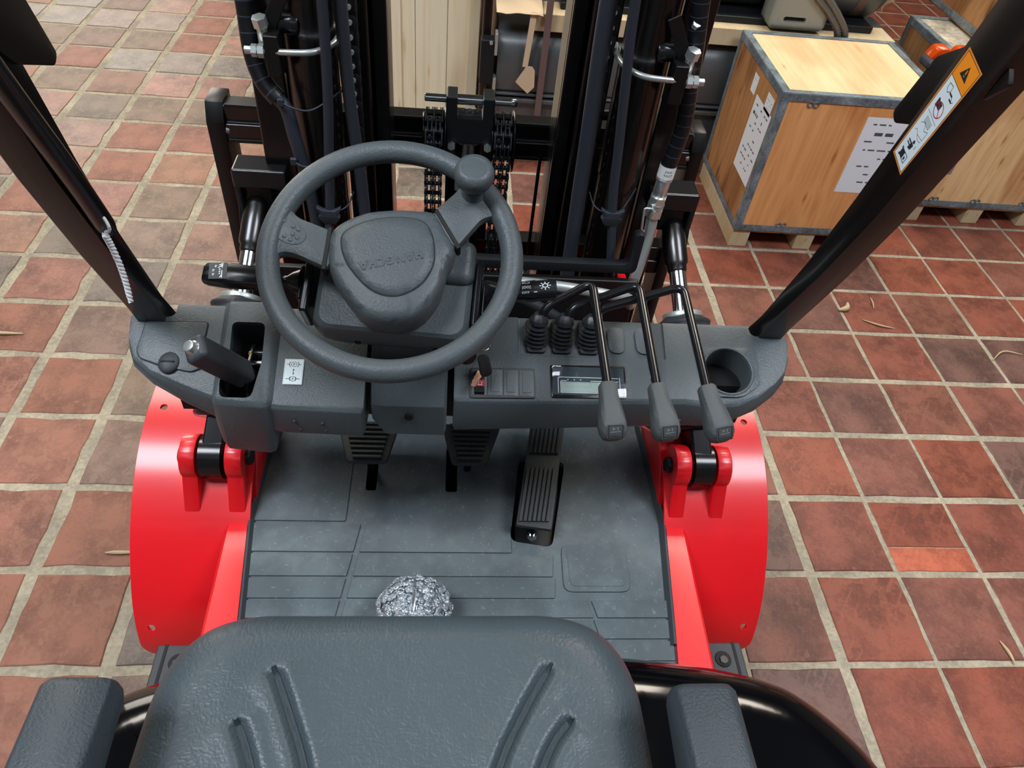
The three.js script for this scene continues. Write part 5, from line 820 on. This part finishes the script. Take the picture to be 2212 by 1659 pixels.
// seat, hood and armrests
{
  const hoodPts = []; for (const s of [1, -1]) { const L = [[0.0, -0.46], [0.24, -0.452], [0.37, -0.436], [0.44, -0.42], [0.488, -0.402], [0.535, -0.362], [0.58, -0.308], [0.612, -0.235], [0.63, -0.1], [0.63, 0.6]].map(([x, z]) => [s * x, z]); hoodPts.push(...(s > 0 ? L : L.slice(1).reverse())); }
  F('hood', at(extrude(shapeOf(hoodPts.map(([x, z]) => [x, -z]), 0.03), 0.63, 0.085, 8, 8), basisM(V(0, 0.345, 0), V(1, 0, 0), V(0, 0, -1))), M.hood, { label: 'glossy black engine hood under the seat' });
  for (const s of [-1, 1]) { const p = F('step_bracket', bx(s > 0 ? 0.505 : -0.575, s > 0 ? 0.575 : -0.505, 0.56, 0.60, -0.61, -0.44, 0.004), M.plasticDark); put('bracket_slit', bx(s * 0.558 - 0.003, s * 0.558 + 0.003, 0.596, 0.6012, -0.61, -0.44, 0.0005), M.black, p); put('bracket_bolt', [cyl(V(s * 0.53, 0.6, -0.575), V(s * 0.53, 0.602, -0.575), 0.017, 0.016, 24)], M.black, p); put('bolt_head', cyl(V(s * 0.53, 0.601, -0.572), V(s * 0.53, 0.606, -0.572), 0.0085, 0.0085, 6), M.chrome, p); }
  F('hood_latch', [bx(0.3, 0.37, 0.966, 0.972, -0.30, -0.285, 0.002), bx(0.3, 0.37, 0.966, 0.97, -0.275, -0.262, 0.001)], M.zincMatt);
  const cx = -0.087, N = 132, z0 = -0.437, z1 = 0.12, hw = 0.295, yTop = 1.135;
  const grooves = [[[-0.238, -0.352], [-0.21, -0.295], [-0.186, -0.24], [-0.15, -0.1], [-0.135, 0.06]], [[0.092, -0.352], [0.055, -0.295], [0.026, -0.24], [-0.015, -0.1], [-0.03, 0.06]], [[-0.268, -0.292], [-0.252, -0.262], [-0.235, -0.22], [-0.205, -0.1], [-0.195, 0.06]], [[0.111, -0.288], [0.088, -0.262], [0.067, -0.22], [0.035, -0.1], [0.025, 0.06]]].map((g) => curve(g.map(([x, z]) => V(x, 0, z)), 40));
  const distTo = (x, z) => { let best = 1, tt = 0; for (const g of grooves) for (let i = 0; i + 1 < g.length; i++) { const a = g[i], b = g[i + 1]; const dx = b.x - a.x, dz = b.z - a.z; const t = clamp(((x - a.x) * dx + (z - a.z) * dz) / (dx * dx + dz * dz)); const d = Math.hypot(x - a.x - dx * t, z - a.z - dz * t); if (d < best) { best = d; tt = (i + t) / (g.length - 1); } } return [best, tt]; };
  const zc = (z0 + z1) / 2, hd = (z1 - z0) / 2, R = 0.055;
  // outline: straight sides with wide round corners; rings shrink towards the middle, the outermost roll over the edge
  const outline = []; { const rc = 0.125, sh = shapeOf([[-hw + 0.004, -hd], [hw - 0.004, -hd], [hw + 0.012, hd], [-hw - 0.012, hd]], rc); const L = sh.getSpacedPoints(360); for (let i = 0; i < 360; i++) outline.push([L[i].x, L[i].y + (L[i].y < -hd * 0.5 ? 0.006 * (L[i].x / hw) ** 2 : 0)]); }
  const topAt = (x, z, k) => { const [d, t] = distTo(x, z); let y = yTop - 0.010 * Math.max(0, 1 - ((x - cx) / 0.2) ** 2) + 0.004 * sstep(-0.3, 0.0, z); y -= 0.014 * Math.exp(-((d / 0.0075) ** 2)) * sstep(0, 0.03, t) - 0.004 * Math.exp(-((d / 0.022) ** 2)) * sstep(0, 0.02, t); return y + 0.002 * (fbm(x * 3 + 1, z * 3 + 1, 4, 601, 3) - 0.5); };
  const pos = [], uv = [], idx = []; const n = outline.length; const ks = []; for (let i = 0; i <= 62; i++) ks.push(0.004 + 0.806 * i / 62);
  const addRing = (f) => { const st = pos.length / 3; for (let i = 0; i < n; i++) { const [x, y, z] = f(i); pos.push(x, y, z); uv.push(x, z + (yTop - y)); } if (st) for (let i = 0; i < n; i++) { const j = (i + 1) % n; idx.push(st - n + i, st + i, st - n + j, st - n + j, st + i, st + j); } };
  for (const k of ks) addRing((i) => { const x = cx + outline[i][0] * k, z = zc + outline[i][1] * k; return [x, topAt(x, z), z]; });
  for (let q = 1; q <= 12; q++) { const a = q / 12 * Math.PI * 0.62; addRing((i) => { const x0 = cx + outline[i][0] * 0.81, z0e = zc + outline[i][1] * 0.81, dx = outline[i][0] * 0.19, dz = outline[i][1] * 0.19; const m = Math.sin(a); return [x0 + dx * m, topAt(x0, z0e) - R * (1 - Math.cos(a)), z0e + dz * m]; }); }
  addRing((i) => [cx + outline[i][0] * 0.93, yTop - 0.12, zc + outline[i][1] * 0.93]); addRing((i) => [cx, yTop - 0.12, zc]);
  const g = new THREE.BufferGeometry(); g.setAttribute('position', new THREE.Float32BufferAttribute(pos, 3)); g.setAttribute('uv', new THREE.Float32BufferAttribute(uv, 2)); g.setIndex(idx); g.computeVertexNormals();
  const seat = F('seat_cushion', g, M.leather, { uv: false, label: 'dark grey leatherette seat cushion with four radiating seams' });
  for (const gr of grooves) put('seam_piping', sweep(gr.map((p) => V(p.x, topAt(p.x, p.z) + 0.0028, p.z)), (t) => 0.0044 * Math.min(1, 0.45 + t * 12), 10), M.leather, seat, { uv: false });
  put('seat_pan', bx(cx - 0.22, cx + 0.22, 0.955, 1.06, -0.38, 0.1, 0.02), M.black, seat);
  const arm = (x0, x1, zf) => { const rows = [[zf, 1.2, 1.228, 0.006], [zf + 0.004, 1.195, 1.24, 0.002], [zf + 0.012, 1.192, 1.247, 0], [zf + 0.1, 1.185, 1.253, 0], [zf + 0.35, 1.175, 1.26, 0]]; return loft(rows.map(([z, a, b, ins]) => { const o = []; const X0 = x0 + ins, X1 = x1 - ins, r = 0.014; for (const [qx, qy, k] of [[X1 - r, b - r, 0], [X0 + r, b - r, 1], [X0 + r, a + r, 2], [X1 - r, a + r, 3]]) for (let j = 0; j <= 4; j++) { const t = (k + j / 4) * Math.PI / 2; o.push(V(qx + r * Math.cos(t), qy + r * Math.sin(t), z)); } return o; }), 0.9); };
  F('armrest', arm(0.203, 0.272, -0.290), M.armrest, { label: 'right padded armrest' }); F('armrest', arm(-0.437, -0.366, -0.302), M.armrest, { label: 'left padded armrest' });
  F('armrest_post', [bx(0.205, 0.245, 0.95, 1.16, -0.05, 0.05, 0.006), bx(-0.42, -0.385, 0.95, 1.16, -0.05, 0.05, 0.006)], M.black);
}

// ---------------------------------------------------------------- loose things on and in the truck
{
  const k = thing('key', 'ignition key with black grip hanging from a ring below the steering wheel', 'key', [0.012, 1.165, -0.83]);
  const rc = V(0.0165, 1.192, -0.849);
  put('key_ring', at(new THREE.TorusGeometry(0.0105, 0.0011, 8, 28), new THREE.Matrix4().compose(rc, new THREE.Quaternion().setFromEuler(new THREE.Euler(-0.6, 0.6, 0)), V(1, 1, 1))), M.chrome, k);
  const a = V(0.012, 1.181, -0.838), b = V(0.0225, 1.152, -0.814); const d = b.clone().sub(a).normalize(); const nx = V(0, 0.65, 0.76); nx.sub(d.clone().multiplyScalar(nx.dot(d))).normalize(); const wx = d.clone().cross(nx);
  const KM = new THREE.Matrix4().makeBasis(wx, d, nx).setPosition(a.clone().lerp(b, 0.5));
  put('key_grip', at(extrude(shapeOf([[-0.0095, -0.017], [0.0095, -0.019], [0.0095, 0.019], [-0.0095, 0.017]], 0.009), 0.007, 0.0022, 6), KM), M.black, k);
  const c = V(0.012, 1.16, -0.82), e = V(-0.006, 1.142, -0.795); const d2 = e.clone().sub(c).normalize(); const n2 = V(0, 0.65, 0.76); n2.sub(d2.clone().multiplyScalar(n2.dot(d2))).normalize();
  put('key_blade', at(extrude(shapeOf([[-0.005, 0], [0.005, 0], [0.005, 0.016], [0.0035, 0.018], [0.005, 0.021], [0.003, 0.024], [0.002, 0.03], [-0.005, 0.028]]), 0.0018, 0.0003), new THREE.Matrix4().makeBasis(d2.clone().cross(n2), d2, n2).setPosition(c)), std({ color: C(0xa97c60), roughness: 0.35, metalness: 0.6 }), k, { uv: false });
}
{
  const t = thing('cord', 'white braided cord looped round the left grab handle and hanging down the pillar', 'cord', [-0.49, 1.4, -0.81]);
  const loop = []; for (let i = 0; i <= 20; i++) { const q = i / 20 * Math.PI * 2; loop.push(V(-0.4935 + 0.017 * Math.cos(q), 1.43 + 0.016 * Math.sin(q) - 0.004 * Math.cos(q), -0.806 + 0.012 * Math.cos(q))); }
  put('cord_loop', sweep(loop, 0.0021, 8, false), M.white, t);
  const path = curve([V(-0.487, 1.412, -0.797), V(-0.489, 1.385, -0.806), V(-0.4905, 1.35, -0.812), V(-0.4915, 1.32, -0.812), V(-0.492, 1.29, -0.808)], 90);
  const strand = (ph) => sweep(path.map((p, i) => p.clone().add(V(0.0016 * Math.sin(i * 0.42 + ph), 0, 0.0036 * Math.sin(i * 0.42 + ph + 1.2)))), (q) => 0.0027 * (q > 0.93 ? 0.8 : 1), 7);
  put('braid', [strand(0), strand(2.09), strand(4.19)], M.white, t);
}
{
  const c = V(-0.09, 0.755, -0.602); const t = thing('bubble_wrap_bundle', 'crumpled bundle of clear bubble wrap on the floor mat at the front of the seat', 'bubble wrap', [c.x, 0.7, c.z]);
  const crumple = tex(256, (x, y) => { const r = Math.abs(fbm(x, y, 9, 811, 4) - 0.5) * 2.2 + 0.3 * fbm(x, y, 40, 812, 2); return [r, r, r]; }, { srgb: false });
  const film = phys({ color: C(0xe9f3f8), roughness: 0.1, metalness: 0.55, transmission: 0.3, thickness: 0, ior: 1.5, clearcoat: 1, clearcoatRoughness: 0.03, bumpMap: rep(crumple, 10), bumpScale: 0.014 });
  const blob = (v) => 1 + 0.30 * (fbm(v.x * 0.25 + 0.5, v.y * 0.25 + v.z * 0.21 + 0.5, 3, 701, 3) - 0.5) - 0.06 * Math.exp(-((v.x / 0.07) ** 2));
  const s = new THREE.SphereGeometry(1, 48, 32); const p = s.attributes.position; for (let i = 0; i < p.count; i++) { const v = V().fromBufferAttribute(p, i); const k = blob(v) * 0.97; p.setXYZ(i, c.x + v.x * 0.066 * k, c.y + v.y * 0.055 * k, c.z + v.z * 0.062 * k); } s.computeVertexNormals();
  put('bundle', s, phys({ color: C(0xa5b4bc), roughness: 0.14, metalness: 0.5, clearcoat: 1, clearcoatRoughness: 0.06, bumpMap: rep(crumple, 8), bumpScale: 0.012 }), t);
  const bub = []; for (let i = 0; i < 190; i++) { const y = clamp(-0.35 + 1.34 * i / 190 + (hash(i, 4, 3) - 0.5) * 0.06, -1, 1), r = Math.sqrt(Math.max(0, 1 - y * y)), q = i * 2.39996 + (hash(i, 5, 3) - 0.5) * 0.5; const n = V(r * Math.cos(q), y, r * Math.sin(q)); const k = blob(n); const R = 0.0055 + 0.0045 * hash(i, 1, 3); const g = new THREE.SphereGeometry(R, 12, 5, 0, Math.PI * 2, 0, Math.PI * 0.5); const sq = 0.45 + 0.45 * hash(i, 2, 3); g.scale(1, sq, 0.8 + 0.4 * hash(i, 6, 3)); g.applyQuaternion(new THREE.Quaternion().setFromUnitVectors(Y1, n.clone().add(V(hash(i, 7, 3) - 0.5, 0, hash(i, 8, 3) - 0.5).multiplyScalar(0.5)).normalize())); g.translate(c.x + n.x * 0.066 * k, c.y + n.y * 0.055 * k, c.z + n.z * 0.062 * k); bub.push(g); }
  put('bubbles', bub, film, t, { kind: 'stuff' });
  put('film_fold', sweep(curve([V(c.x - 0.002, c.y + 0.04, c.z - 0.04), V(c.x + 0.002, c.y + 0.052, c.z - 0.015), V(c.x, c.y + 0.051, c.z + 0.015), V(c.x - 0.003, c.y + 0.035, c.z + 0.045)], 16), 0.004, 6), film, t, { uv: false });
}

renderer.render(scene, camera);
